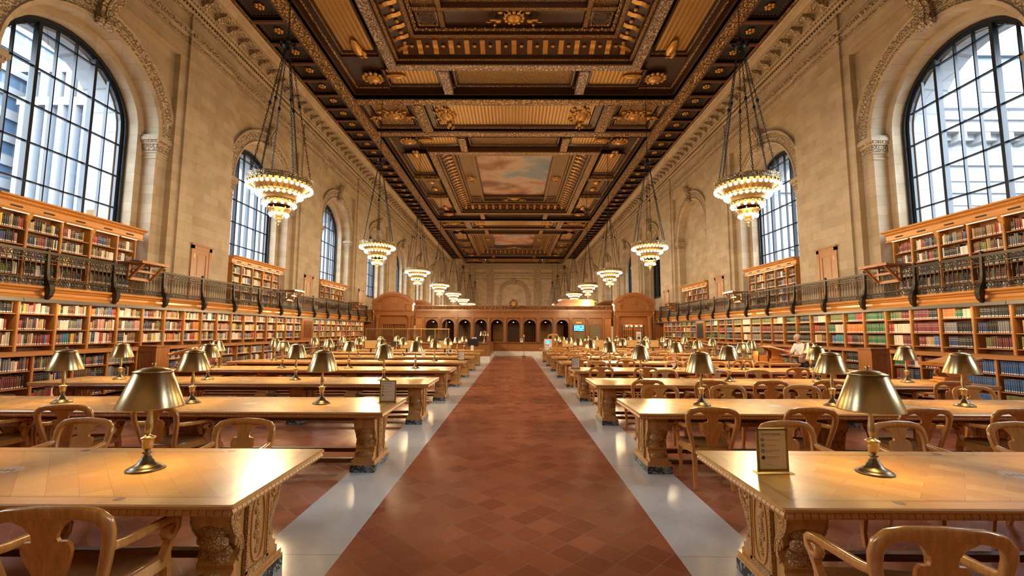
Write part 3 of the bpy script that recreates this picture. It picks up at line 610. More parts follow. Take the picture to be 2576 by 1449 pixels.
def fill(s,xf,y0,y1,z,hmax,style,info,fillf=None):
    y=y0+.012; end=y1-.015-(R.random()<.5)*R.uniform(.02,.2)*(y1-y0); col=None; run=0; n=0; recs=[]
    seq=info.get('seq'); L=y1-y0
    while True:
        if run<=0:
            if seq:
                f=(y-y0)/L if s<0 else (y-y0)/L; nm=seq[min(len(seq)-1,int(f*len(seq)))]; run=1; th=R.uniform(.036,.046); hh=hmax*.86; 
                if nm!=col: ser_h=hmax*R.uniform(.78,.92); ser_t=R.uniform(.034,.05)
                col=nm; hh=ser_h; th=ser_t
            else:
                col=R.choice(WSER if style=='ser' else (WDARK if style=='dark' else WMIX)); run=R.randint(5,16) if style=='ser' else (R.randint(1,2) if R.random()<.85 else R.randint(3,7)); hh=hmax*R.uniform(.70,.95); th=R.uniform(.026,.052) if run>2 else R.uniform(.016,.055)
        run-=1; t=th*(1 if style=='ser' or seq else R.uniform(.75,1.2)); h=min(hmax*.97,hh*(1 if style=='ser' or seq else R.uniform(.93,1.04)))
        if y+t>end: break
        c=PAL[col]; k=R.uniform(.8,1.2); c=tuple(min(.8,x*k*R.uniform(.93,1.07)) for x in c)
        recs.append(dict(s=s,x=xf+.025+R.uniform(0,.012),y=y,t=t,h=h,z=z,d=R.uniform(.17,.22),c=c,n=col,**{a:b for a,b in info.items() if a!='seq'})); y+=t+.0012
    N=len(recs)
    for i,r in enumerate(recs): r['i']=i+1 if s<0 else N-i     # counted from the left as one faces the shelf
    BOOKS.extend(recs)
def flat_pile(s,xf,y0,y1,z,info):
    pass
def case_unit(s,kind,y0,edges,xf,zb,zt,zs,depth,label,mz,my,group,info,style,light=False):
    S=lambda x:s*x
    o=thing('bookcase',label,'bookcase',(S(xf),edges[0],0),0,group); X=lambda d:s*d; yb=edges[0]
    for e in edges:
        m=MB(); l=0 if e==edges[0] else .032; r_=0 if e==edges[-1] else .032; m.box(X(0),X(depth),e-yb-l,e-yb+r_,zb,zt); m.box(X(-.012),X(0),e-yb-l*.7,e-yb+r_*.7,zb,zt); m.build('upright',mz,o)
    for i in range(len(edges)-1):
        for z in zs: m=MB(); m.box(X(.015),X(depth),edges[i]-yb+.032,edges[i+1]-yb-.032,z-.022,z); m.build('shelf',my,o)
    m=MB(); m.box(X(depth),X(depth+.015),0,edges[-1]-yb,zb,zt); m.build('back_panel',M['case_back'],o)
    return o
def right_seq(kind,bay,row): return SERIES.get((kind,bay,row))
# near right wall rows as in the photo (colours listed from the near end of the shelf to the far end)
for b,rows in {0:(['green','cream','black'],['tan'],['cream','olive']),1:(['black'],['grey','black','navy'],['maroon','maroon','brown','olive','grey']),2:(['cream','green','orange','orange'],['black','grey'],['black','navy']),3:(['black','maroon','maroon'],['maroon'],['blue','tan','maroon','maroon']),
  4:(['maroon','olive','green'],['cream','cream','crimson'],['maroon','cream','cream']),5:(['green'],['green'],['green']),6:(['crimson','green','green'],['orange'],['brown','black','crimson']),7:(['olive'],['cream','green'],['teal','blue']),8:(['cream','grey'],['brown','crimson'],['brown','tan','cream']),9:(['black'],['black'],['black']),10:(['green','black'],['black'],['black']),11:(['cream','tan'],['brown'],['brown']),12:(['olive'],['maroon'],['black']),13:(['olive'],['grey'],['grey']),14:(['cream'],['cream'],['tan','cream']),15:(['olive'],['tan'],['brown'])}.items():
    for r in range(3): SERIES[('up',b,r)]=rows[r]
for b,rows in {0:(['blue'],['blue'],['olive']),1:(['blue','maroon','maroon'],['blue'],['blue']),2:(['blue','maroon'],['navy','black'],['grey']),3:(['white','navy','crimson','green','green','green'],['navy','grey','tan','crimson'],['brown']),4:(['green'],['green'],['green']),5:(['black'],['black'],['black']),6:(['maroon','black'],['black'],['black'])}.items():
    for r in range(3): SERIES[('low',b,r)]=rows[r]
for s in (-1,1):
    # upper tier of the lower wall: three full rows and a low slot above the ledge
    runs=[(9.077,.84,17),(24.62,.83,10)] if s<0 else [(9.077,.84,20),(27.12,.828,7)]
    bay=0; un=0
    for y0,w,n in runs:
        i=0
        while i<n:
            k=min(5,n-i); e=[y0+w*(i+j) for j in range(k+1)]; un+=1
            case_unit(s,'up',y0,e,11.05,1.212,2.36,(1.345,1.695,2.065),.30,'open oak wall bookcase above the %s ledge, %s section from the camera'%(SIDE[s],ordn(un)),M['case_z'],M['case_y'],'wall bookcases above the ledges',{}, 'mix')
            for j in range(k):
                for r,(z,h) in enumerate(((2.065,.27),(1.695,.31),(1.345,.31))):
                    fill(s,11.05,e[j]+.032,e[j+1]-.032,z,h,'ser' if s>0 else 'mix',dict(case='up',bay=bay,row=r,seq=right_seq('up',bay,r) if s>0 else None))
                bay+=1
            i+=k
    n=26; i=0; bay=0; un=0
    while i<n:
        k=min(5,n-i); e=[8.87+.9*(i+j) for j in range(k+1)]; un+=1
        case_unit(s,'low',8.87,e,10.45,.06,1.163,(.10,.455,.815),.34,'low oak bookcase under the %s ledge, %s section from the camera'%(SIDE[s],ordn(un)),M['case_z'],M['case_y'],'low bookcases under the ledges',{}, 'mix')
        for j in range(k):
            for r,(z,h) in enumerate(((.815,.31),(.455,.32),(.10,.31))):
                if r==2 and e[j]>14: continue
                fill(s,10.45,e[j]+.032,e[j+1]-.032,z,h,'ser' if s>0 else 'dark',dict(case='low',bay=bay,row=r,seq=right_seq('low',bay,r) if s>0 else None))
            bay+=1
        i+=k
    m=MB(); m.box(s*10.37,s*11.40,8.6,32.6,1.165,1.21); m.box(s*10.37,s*10.425,8.6,32.6,1.13,1.165); o=m.build('counter',M['case_y']); tag(o,'long oak ledge running above the low bookcases on the %s wall'%SIDE[s],'ledge')
    # panelled end posts / doorway between bookcase runs
    yy=(23.37,24.6) if s<0 else (25.9,27.1)
    o=thing('wall_panel','brown panelled wooden bay between bookcase sections on the %s wall'%SIDE[s],'panel',(s*11.05,yy[0],1.21)); m=MB(); m.box(0,s*.3,.035,yy[1]-yy[0]-.035,0,1.15); m.build('body',M['panel_wood'],o)
    m=MB(); m.box(-s*.02,0,.2,yy[1]-yy[0]-.2,.12,1.0); m.build('inset',M['panel_dark'] if s<0 else M['ceil_blue'],o)
    # bookcases in the window bays of the gallery
    for k in range(1,4):
        yc=YC[k]; e=[yc+d for d in (-1.9,-1.24,-.41,.41,1.24,1.88)]
        o=case_unit(s,'gal',yc,e,11.84,ZGAL+.005,4.5,(2.74,3.03,3.39,3.755,4.12),.28,'tall gallery bookcase beneath the %s arched window of the %s wall, counted from the camera'%(ordn(k),SIDE[s]),M['case_z'],M['case_y'],'gallery bookcases in the window bays',{}, 'dark')
        y0=e[0]; X=lambda d:s*d; c=MB(); c.prism([(X(.3),4.50),(X(-.10),4.50),(X(-.10),4.53),(X(-.06),4.56),(X(-.07),4.70),(X(-.14),4.74),(X(-.16),4.78),(X(-.24),4.80),(X(-.24),4.84),(X(.5),4.84)],1,-.16,e[-1]-y0+.16); c.build('cornice',M['fascia'],o)
        d=MB(); y=-.14; comb=[(-.14,4.775)]
        while y<e[-1]-y0+.14: comb+=[(y,4.735),(y+.05,4.735),(y+.05,4.762),(y+.1,4.762)]; y+=.1
        comb.append((y,4.775)); d.prism(comb,0,X(-.15),X(-.12))
        d.build('dentil_trim',M['fascia'],o)
        l=MB()
        for b in range(5): P=[(X(-.095),e[b]-y0+.05,4.495),(X(-.045),e[b]-y0+.05,4.495),(X(-.045),e[b+1]-y0-.05,4.495),(X(-.095),e[b+1]-y0-.05,4.495)]; l.quad(*(P if s<0 else P[::-1]))
        l.build('light_strip',M['strip_light'],o)
        for b in (1,3): q=MB(); q.prism([(X(-.08),4.50),(X(.0),4.50),(X(.0),4.33),(X(-.03),4.38)],1,e[b]-y0-.05,e[b]-y0+.05); q.build('corbel',M['fascia'],o)
        for b in range(5): q=MB(); ym=(e[b]+e[b+1])/2-y0; q.box(X(-.075),X(-.066),ym-.13,ym+.13,4.60,4.64); q.build('vent_slot',M['dark_void'],o)
        for j in range(5):
            for r,(z,h) in enumerate(((4.12,.32),(3.755,.31),(3.39,.31),(3.03,.31),(2.74,.24))):
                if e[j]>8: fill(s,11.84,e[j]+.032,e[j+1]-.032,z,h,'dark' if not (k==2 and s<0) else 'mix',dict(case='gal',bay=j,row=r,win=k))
# ---------------------------------------------------------------- books: the 300 that show largest are objects, the rest one mass
cov=MB(); TT=[(-.5,.06),(-.3,0.0),(.3,0.0),(.5,.06),(.5,1),(-.5,1)]
cov.prism([(a,b) for a,b in TT],2,0,1,0); cov.f=[f for f in cov.f]
pg=[(-.42,.1,1.001),(.42,.1,1.001),(.42,.98,1.001),(-.42,.98,1.001)]; cov.add(pg,[(0,1,2,3)],1)
cov.add([(-.32,-.012,.05),(.32,-.012,.05),(.32,-.012,.15),(-.32,-.012,.15)],[(0,1,2,3)],2)
book_me=cov.mesh('book',[M['book'],M['book_paper'],M['book_tag']])
for b in BOOKS:
    p0=proj((b['s']*b['x'],b['y'],b['z'])); p1=proj((b['s']*b['x'],b['y']+b['t'],b['z']+b['h'])); cx=(p0[0]+p1[0])/2; cy=(p0[1]+p1[1])/2
    b['a']=abs(p1[0]-p0[0])*abs(p0[1]-p1[1]); ok=6<cx<2570 and cy<985
    if b['case']=='gal' and b['row']>=2: b['a']*=.75
    if not ok: b['a']*=.001
BOOKS.sort(key=lambda b:-b['a'])
ROWN={'up':('top','second','third'),'low':('top','second','third'),'gal':('top','second','third','fourth','fifth')}
for b in BOOKS[:300]:
    s=b['s']; o=put('book',book_me,None,(s*b['x'],b['y']+b['t']/2,b['z']+.001),PI/2 if s<0 else -PI/2)
    o.scale=(b['t'],b['d'],b['h']); o.color=(*b['c'],1)
    place={'up':'bay %d above the %s ledge','low':'bay %d below the %s ledge','gal':'bay %d of the near %s gallery case'}[b['case']]%(b['bay']+1,SIDE[s])
    tag(o,'%s book, %s from left, %s shelf, %s'%(b['n'],ordn(b['i']),ROWN[b['case']][b['row']],place),'book',{'up':'books above the %s ledge','low':'books below the %s ledge','gal':'books on the %s gallery'}[b['case']]%SIDE[s])
mass=MB(); mass.col=[]
for b in BOOKS[300:]:
    s=b['s']; x0=s*b['x'];x1=s*(b['x']+b['d']);y0=b['y'];y1=y0+b['t'];z0=b['z']+.001;z1=z0+b['h']; m0=len(mass.f)
    mass.add([(x0,y0,z0),(x0,y1,z0),(x0,y1,z1),(x0,y0,z1),(x1,y0,z0),(x1,y1,z0),(x1,y1,z1),(x1,y0,z1)],[(0,1,2,3),(3,2,6,7),(0,3,7,4),(1,5,6,2)])
    mass.col+= [b['c'],(.62,.56,.45),b['c'],b['c']]
    xt=x0-s*.002; ym=(y0+y1)/2; w=b['t']*.33; zt=z0+b['h']*.05
    mass.add([(xt,ym-w,zt),(xt,ym+w,zt),(xt,ym+w,zt+.028),(xt,ym-w,zt+.028)],[(0,1,2,3)]); mass.col.append((.78,.76,.72))
    if b['a']>15:
        for q in (.62,.80): mass.add([(xt,y0+.003,z0+b['h']*q),(xt,y1-.003,z0+b['h']*q),(xt,y1-.003,z0+b['h']*q+.008),(xt,y0+.003,z0+b['h']*q+.008)],[(0,1,2,3)]); mass.col.append((.55,.46,.28))
mass.col=[(*c,1) for c in mass.col]
o=mass.build('rows_of_books',M['books']); o['kind']='stuff'; o['label']='rows of mixed books filling the farther shelves of both walls'; o['category']='books'
# ---------------------------------------------------------------- reading tables
TY=[3.08+2.765*k for k in range(9)]; TX=5.07
def make_table():
    o=thing('reading_table','x','table')
    m=MB(); m.rbox(-3.59,3.59,-.585,.585,.733,.76,.008); m.build('tabletop',M['parquet'],o)
    e=MB()
    def bead(x,y,ax):
        if ax==0: e.prism([(y*1-.0,.692),(y+math.copysign(.022,y),.698),(y+math.copysign(.028,y),.713),(y+math.copysign(.02,y),.730),(y,.733)],0,x-.0195,x+.0195)
        else: e.prism([(x,.692),(x+math.copysign(.022,x),.698),(x+math.copysign(.028,x),.713),(x+math.copysign(.02,x),.730),(x,.733)],1,y-.0195,y+.0195)
    n=int(7.1/.043)
    for i in range(n+1):
        for sy in (-1,1): bead(-3.55+7.1*i/n,sy*.552,0)
    n=int(1.1/.043)
    for i in range(n+1):
        for sx in (-1,1): bead(sx*3.557,-.55+1.1*i/n,1)
    e.box(-3.557,3.557,-.552,.552,.69,.733); e.build('carved_edge',M['oak_x'],o)
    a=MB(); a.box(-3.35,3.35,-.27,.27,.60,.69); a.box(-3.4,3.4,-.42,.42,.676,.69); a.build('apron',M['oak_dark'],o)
    prof=[(.45,.14),(.45,.165),(.40,.185),(.41,.215),(.365,.225),(.335,.25),(.345,.275),(.31,.295),(.275,.33),(.275,.37),(.30,.42),(.355,.465),(.405,.505),(.435,.55),(.44,.60),(.42,.645),(.38,.68),(.36,.69)]
    p=MB()
    for sy in (-1,1):
        p.prism([(sy*.215,.14)]+[(sy*w,z) for w,z in prof]+[(sy*.215,.69)],0,-.155,.155,0)
        for sx in (-1,1):
            edge=[(sx*.16,sy*(w-.018),z) for w,z in prof[7:]]
            p.sweep(edge,[(-.022,-.008),(.022,-.008),(.022,.010),(-.022,.010)],(sx,0,0),None,1)
            p.sweep([(sx*.158,sy*(w-.062),z) for w,z in prof[8:-1]],[(-.007,-.004),(.007,-.004),(.007,.009),(-.007,.009)],(sx,0,0),None,0)
            p.tube([(sx*.158,sy*.325+(.085-.075*t)*cos(7.8*t+.6)*sy,.585+(.085-.075*t)*sin(7.8*t+.6)) for t in [i/26 for i in range(27)]],.012,5,0)
            p.sphere((sx*.156,sy*.325,.585),.026,8,5,0,(.7,1,1))
            for q in range(5): p.sphere((sx*.156,sy*(.25+.03*q*(q<3)+.01*q),.36+.028*q),.020,6,4,0,(.6,1,1.6))
        for z in (.28,.35,.42,.49,.56,.62): p.sphere((0,sy*(.29 if z<.4 else .38),z),.06,8,5,1,(2.2,.9,.9))
        p.sphere((0,sy*.40,.20),.045,8,5,1,(3.2,1,1))
    p.box(-.172,.172,-.20,.20,.14,.69,0)
    for sx in (-1,1):
        for a0,a1,b0,b1 in ((-.20,-.165,.165,.665),(.165,.20,.165,.665),(-.2,.2,.645,.69),(-.2,.2,.14,.185)): p.box(sx*.165,sx*.188,a0,a1,b0,b1,1)
        for a in (-.155,.155): p.box(sx*.165,sx*.180,a-.008,a+.008,.185,.645,0)
        oval=[(sx*.176,.115*math.copysign(abs(cos(t))**.8,cos(t)),.415+.215*math.copysign(abs(sin(t))**.9,sin(t))) for t in [2*PI*i/28 for i in range(28)]]
        p.tube(oval,.010,5,0,None,True)
        for q in range(7): p.sphere((sx*.172,.035*sin(q*2.1),.27+.05*q),.034,8,5,1,(.35,1.1,.9))
        p.sphere((sx*.172,0,.42),.055,8,6,1,(.35,.9,1.3))
    p.box(-.19,.19,-.465,.465,.085,.14,0); p.box(-.20,.20,-.48,.48,.085,.105,0)
    p.v=[(x*.74,y*.65,z) for x,y,z in p.v]
    pme=p.mesh('pedestal',[M['oak_z'],M['oak_carved']]); ft=MB(); ft.rbox(-.15,.15,-.318,.318,0,.085,.006); fme=ft.mesh('marble_foot',M['black_marble'])
    for x in (-3.28,-1.1,1.1,3.28):
        q=put('pedestal',pme,o,(x,0,0)); put('marble_foot',fme,q,(0,0,0))
    for sy in (-1,1):
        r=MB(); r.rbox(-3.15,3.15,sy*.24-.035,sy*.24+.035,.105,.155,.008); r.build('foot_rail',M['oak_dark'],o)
    md=MB(); md.lathe([(.0001,.7606),(.085,.7606),(.085,.7600)],20,(0,0,0),0,False)
    for q in (-.04,0,.04): md.box(q-.012,q+.004,-.018,.018,.7604,.7612,1); md.box(q-.002,q+.014,-.018,-.008,.7604,.7612,1)
    for x in (-2.55,-.85,.85): put('medallion',bpy.data.meshes.get('medallion') or md.mesh('medallion',[M['medallion'],M['inlay_dark']]),o,(x+.85 if x!=.85 else 1.7,0,0))
    sn=MB()
    for x in (-2.9,-1.75,-.6,.6,1.75,2.9):
        for sy in (-1,1): sn.lathe([(.0001,.7605),(.03,.7605),(.03,.76)],12,(x,sy*.50,0),0,False)
    sn.build('seat_number_inlays',M['inlay_dark'],o)
    return o
T0=make_table(); km=kidmap(T0); ROWL={}
for s in (-1,1):
    for k in range(8 if s<0 else 9):
        lab='long oak reading table %s of the aisle, %s row from the camera'%(SIDE[s],ordn(k+1))
        if s==-1 and k==0: T0.location=(-TX,TY[0],0); tag(T0,lab,'table','oak reading tables')
        else: copy_tree(T0,(s*TX,TY[k],0),0,lab,'oak reading tables',None,km)
# ---------------------------------------------------------------- brass table lamps
def make_lamp():
    o=thing('table_lamp','x','lamp')
    b=MB(); b.lathe([(.0001,.0),(.108,.0),(.110,.006),(.104,.013),(.092,.016),(.090,.022),(.075,.030),(.050,.046),(.044,.062),(.034,.070),(.030,.085),(.020,.093),(.018,.103),(.030,.110),(.018,.118),(.016,.126)],28); b.build('base',M['bronze'],o)
    t=MB(); t.lathe([(.016,.126),(.024,.132),(.032,.150),(.034,.180),(.036,.196),(.044,.204),(.044,.212),(.022,.222),(.014,.232),(.020,.250),(.024,.275),(.021,.31),(.013,.37),(.0105,.43),(.012,.44),(.012,.60),(.0001,.60)],16); t.build('stem',M['brass_stem'],o)
    h=MB(); h.lathe([(.190,.418),(.1925,.414),(.1935,.420),(.108,.655),(.107,.655),(.190,.420)],40); sh=h.build('shade',M['brass_shade'],o)
    c=MB(); c.lathe([(.114,.650),(.116,.656),(.060,.678),(.020,.684),(.0001,.685)],32); c.build('shade_cap',M['brass_stem'],o)
    f=MB(); f.lathe([(.0001,.682),(.008,.684),(.006,.690),(.013,.697),(.014,.704),(.008,.711),(.0001,.714)],10); f.build('finial',M['brass_stem'],o)
    u=MB()
    for sx in (-1,1): u.sphere((sx*.055,0,.52),.026,8,6,0,(1,1,1.3))
    u.build('bulb',emit('lamp_bulb',(1.0,.72,.34),LAMP,'NONE'),o); pspot('lamp_light',o,(0,0,.48),LAMPW,(1.0,.66,.28),.03,126)
    return o
L0=make_lamp(); km=kidmap(L0); first=True
for s in (-1,1):
    for k in range(8 if s<0 else 9):
        for j in range(4):
            x=s*(2.46+1.69*j); lab='brass table lamp on the %s %s table, %s from the aisle'%(ordn(k+1),SIDE[s],ordn(j+1))
            if first: L0.location=(x,TY[k]+.03,.7615); tag(L0,lab,'lamp','brass table lamps'); first=False
            else: copy_tree(L0,(x,TY[k]+.03,.7615),R.uniform(0,6),lab,'brass table lamps',None,km)
# ---------------------------------------------------------------- oak armchairs
def make_chair():
    o=thing('armchair','x','chair')
    rc=[(-.205,-.215),(-.14,-.245),(0,-.258),(.14,-.245),(.205,-.215),(.235,-.05),(.262,.12),(.262,.205),(.235,.225),(0,.238),(-.235,.225),(-.262,.205),(-.262,.12),(-.235,-.05)]
    r=MB(); r.prism(rc,2,.372,.438); r.build('seat_rail',M['chair_oak'],o)
    st=MB(); n=len(rc)
    for k in (1.0,.97,.80,.5,.0001):
        pass
    lv=[(.985,.438),(.975,.452),(.93,.458),(.70,.447),(.35,.440),(.001,.440)]; b=len(st.v); vs=[(x*q,y*q,z) for q,z in lv for x,y in rc]; fs=[]
    for i in range(len(lv)-1):
        for j in range(n): fs.append((i*n+j,i*n+(j+1)%n,(i+1)*n+(j+1)%n,(i+1)*n+j))
    st.add(vs,fs,0,True); st.build('seat',M['chair_seat'],o)
    half=[(.192,-.222,.43),(.214,-.238,.52),(.237,-.258,.61),(.255,-.276,.69),(.261,-.290,.755),(.252,-.301,.803),(.218,-.312,.838),(.15,-.320,.856),(0,-.326,.864)]
    path=[(-x,y,z) for x,y,z in half]+[(x,y,z) for x,y,z in half[-2::-1]]
    sc=[(.9,1.0),(.9,1.0),(1,1),(1.05,1),(1.15,1),(1.25,1),(1.2,1),(1.15,1),(1.15,1)]; sc=sc+sc[-2::-1]
    fr=MB(); cs=[(-.024,-.012),(-.018,-.017),(.018,-.017),(.024,-.012),(.024,.012),(.018,.017),(-.018,.017),(-.024,.012)]
    fr.sweep(path,cs,(0,-1,-.12),sc,0,True); fr.build('back_frame',M['chair_oak'],o)
    out=[(.052,.43),(.048,.47),(.060,.53),(.082,.59),(.098,.64),(.106,.67),(.104,.705),(.088,.722),(.058,.722),(.052,.737),(.056,.762),(.082,.800),(.128,.828),(.128,.850)]
    ol=[(x,z) for x,z in out]+[(-x,z) for x,z in out[::-1]]
    yf=lambda z:-.226-.10*((z-.43)/.44)
    sp=MB(); m_=len(ol); v=[(x,yf(z)-.010,z) for x,z in ol]+[(x,yf(z)+.010,z) for x,z in ol]; sp.add(v,[tuple(range(m_-1,-1,-1)),tuple(range(m_,2*m_))]+[(i,(i+1)%m_,m_+(i+1)%m_,m_+i) for i in range(m_)]); sp.build('splat',M['chair_oak'],o)
    for sx in (-1,1):
        a=MB(); pts=[(sx*.254,-.272,.675),(sx*.260,-.19,.660),(sx*.264,-.08,.650),(sx*.272,.03,.644),(sx*.280,.11,.642),(sx*.283,.165,.632),(sx*.284,.192,.615),(sx*.284,.186,.575),(sx*.283,.155,.548),(sx*.282,.118,.552),(sx*.282,.100,.578),(sx*.282,.112,.602),(sx*.282,.135,.600)]
        a.sweep(pts,cs,(sx,0,.05),[(.8,1),(.85,1.1),(.85,1.2),(.85,1.3),(.85,1.3),(.85,1.3),(.85,1.3),(.8,1.3),(.75,1.3),(.7,1.3),(.65,1.3),(.6,1.3),(.5,1.3)],0,True)
        a.sweep([(sx*.282,.150,.55),(sx*.272,.150,.50),(sx*.255,.135,.42)],[(-.022,-.020),(.022,-.020),(.022,.020),(-.022,.020)],(sx,0,0),[1.1,.9,1.1]); a.build('arm',M['chair_oak'],o)
        q=[(-.024,-.024),(.024,-.024),(.024,.024),(-.024,.024)]
        l=MB(); l.sweep([(sx*.228,.195,.41),(sx*.236,.206,.34),(sx*.238,.208,.26),(sx*.231,.200,.12),(sx*.234,.207,0)],q,(0,1,0),[1.05,1.0,.85,.66,.62]); l.build('leg',M['chair_oak'],o)
        l=MB(); l.sweep([(sx*.175,-.195,.41),(sx*.178,-.205,.30),(sx*.186,-.235,.14),(sx*.196,-.275,0)],q,(0,1,0),[1.0,.95,.8,.66]); l.build('leg',M['chair_oak'],o)
    return o
CH=make_chair(); km=kidmap(CH); first=True
NEARY=-.93; FARY=1.03
def chair(s,x,k,near,rz,nth,dy=0):
    global first
    y=TY[k]+(-.57 if near else .82)+dy
    lab='oak armchair on the %s side of the %s %s table, %s from the aisle'%('near' if near else 'far',ordn(k+1),SIDE[s],ordn(nth)); rot=rz if near else PI+rz
    if first: CH.location=(s*x,y,0); CH.rotation_euler=(0,0,rot); tag(CH,lab,'chair','oak armchairs'); first=False
    else: copy_tree(CH,(s*x,y,0),rot,lab,'oak armchairs',None,km)
for s,k,near,xs in ((-1,0,True,[2.17]),(-1,0,False,[2.45,3.95]),(-1,1,True,[3.86,4.93,6.05]),
  (1,0,True,[1.87]),(1,0,False,[2.57,3.59,4.65]),(1,1,True,[2.23,3.27,4.50,5.56]),(1,1,False,[2.24,3.32,4.44,7.02]),(1,2,True,[2.30,3.40,4.42,5.42,7.5]),(1,2,False,[3.34,4.49,5.30,6.75]),
  (1,3,True,[2.1,3.08,4.5,6.6]),(1,3,False,[2.3,4.54,5.67,6.97]),(1,4,True,[2.0,3.3,5.3,6.7]),(1,4,False,[2.3,3.35,4.5,5.5]),(1,5,True,[2.2,3.4,4.5,5.6]),(1,5,False,[2.3,3.5,4.5,5.7]),(1,6,True,[2.1,3.3,4.5,5.6]),(1,6,False,[2.3,3.4,4.6,5.7]),(1,7,True,[2.2,3.4,4.6,5.7]),(1,7,False,[2.4,3.5,4.6]),(1,8,True,[2.3,3.5,4.7])):
    for i,x in enumerate(xs):
        rz=R.uniform(-.16,.16)
        if (s,k,near)==(-1,0,True): rz=.12
        if (s,k,near,i)==(1,0,True,0): rz=-.10
        if (s,k,near,i)==(1,1,True,0): rz=-.12
        if k>=2 and near is False and i%2: rz+=.1
        chair(s,x,k,near,rz,i+1,R.uniform(-.07,-.01)*(1 if near else -1) if k>1 else {(-1,0,True):-.06,(1,0,True):-.23,(-1,1,True):-.02,(1,1,True):-.02}.get((s,k,near),0))
# ---------------------------------------------------------------- chandeliers
def link_chain(L,pitch=.085):
    m=MB(); n=int(L/pitch)
    for i in range(n):
        z=pitch*(i+.5); c=[]
        for t in range(8):
            a=2*PI*t/8; u=.020*cos(a); w=.052*sin(a); c.append((u,0,z+w) if i%2 else (0,u,z+w))
        m.sweep(c,[(-.006,-.006),(.006,-.006),(.006,.006),(-.006,.006)],(0,1,0) if i%2 else (1,0,0),None,0,False,True)
    return m
RIMZ,HUBZ,CHX=5.76,9.58,6.27
TIERS=[(.775,-.262,34),(.545,-.455,24),(.385,-.715,14),(.215,-.985,9)]
def make_chand(detail):
    o=thing('chandelier','x','chandelier'); bz=M['brass_pierced']
    r=MB(); r.lathe([(.80,0),(.815,-.005),(.79,-.03),(.79,-.13),(.805,-.15),(.80,-.165),(.77,-.165),(.765,-.02),(.78,0)],40); r.build('rim',bz,o)
    b=MB(); bz=M['bowl_bronze']; b.lathe([(.77,-.165),(.72,-.19),(.60,-.29),(.56,-.36),(.53,-.38),(.50,-.40)],36)
    b.lathe([(.50,-.395),(.515,-.41),(.50,-.43),(.42,-.47),(.41,-.56)],32); b.lathe([(.41,-.56),(.41,-.60),(.35,-.64),(.27,-.74)],28); b.lathe([(.30,-.83),(.27,-.85),(.235,-.90),(.15,-.97),(.09,-1.02),(.10,-1.06),(.06,-1.10),(.025,-1.14)],20); b.build('bowl',bz,o)
    f=MB(); f.lathe([(.05,-1.09),(.075,-1.12),(.07,-1.15),(.03,-1.18),(.035,-1.21),(.0001,-1.27)],12); f.build('finial',M['bronze'],o)
    sk=MB(); bl=MB(); bl.sphere((0,0,0),.043,10,7,0,(1,1,1.1)); bm=bpy.data.meshes.get('bulb_globe') or bl.mesh('bulb_globe',M['bulb']); allb=MB(); rods=MB()
    for ti,(rr,z,n) in enumerate(TIERS):
        for i in range(n):
            a=2*PI*(i+.5*(ti%2))/n; c=(rr*cos(a),rr*sin(a),z)
            sk.lathe([(.022,.10),(.034,.075),(.036,.05),(.026,.035)],8,c)
            if detail: put('bulb',bm,o,c)
            else: allb.sphere(c,.043,7,4,0,(1,1,1.1))
            if ti>=1 and i%2==0: rods.box(c[0]-.008,c[0]+.008,c[1]-.008,c[1]+.008,z+.08,z+.22)
    sk.build('sockets',M['brass'],o); rods.build('support_rods',M['brass'],o)
    if not detail: allb.build('bulbs',M['bulb'],o)
    L=math.sqrt(.70**2+(HUBZ-RIMZ)**2); cm=bpy.data.meshes.get('long_chain') or link_chain(L).mesh('long_chain',M['chain_iron'])
    for i in range(6):
        a=2*PI*i/6+.35; c=put('chain',cm,o,(.74*cos(a),.74*sin(a),0)); d=Vector((-.68*cos(a),-.68*sin(a),HUBZ-RIMZ)); c.rotation_mode='QUATERNION'; c.rotation_quaternion=d.to_track_quat('Z','Y')
        q=MB(); q.lathe([(.0001,-.06),(.04,-.03),(.05,0),(.04,.03),(.0001,.06)],8); put('chain_boss',bpy.data.meshes.get('chain_boss') or q.mesh('chain_boss',M['chain_iron']),c,(0,0,L*.55))
    plight('chandelier_light',o,(0,0,-1.65),CHANW,(1.0,.70,.36),.45)
    h=MB(); h.lathe([(.0001,-.15),(.05,-.14),(.13,-.05),(.16,0),(.10,.05),(.05,.12),(.06,.2),(.02,.26),(.0001,.26)],12)
    for i in range(6): a=2*PI*i/6; h.sphere((.19*cos(a),.19*sin(a),.02),.05,6,4)
    h.build('hub',M['chain_iron'],o,(0,0,HUBZ-RIMZ)); u=bpy.data.meshes.get('upper_chain') or link_chain(13.9-HUBZ-.2).mesh('upper_chain',M['chain_iron']); put('upper_chain',u,o,(0,0,HUBZ-RIMZ+.2))
    return o
emit('bulb',(1.0,.78,.46),BULB,'NONE')
CA=make_chand(True); ka=kidmap(CA); ua=ub=True
for s in (-1,1):
    for k in range(1,9):
        if k==4 and False: continue
        lab='lit tiered bronze chandelier, %s from the camera in the %s row'%(ordn(k),SIDE[s]); loc=(s*CHX,YC[k]-.2,RIMZ)
        if True:
            if ua: CA.location=loc; tag(CA,lab,'chandelier','chandeliers'); ua=False
            else: copy_tree(CA,loc,R.uniform(0,1),lab,'chandeliers',None,ka)
        else:
            if ub: CB.location=loc; tag(CB,lab,'chandelier','chandeliers'); ub=False
            else: copy_tree(CB,loc,R.uniform(0,1),lab,'chandeliers',None,kb)
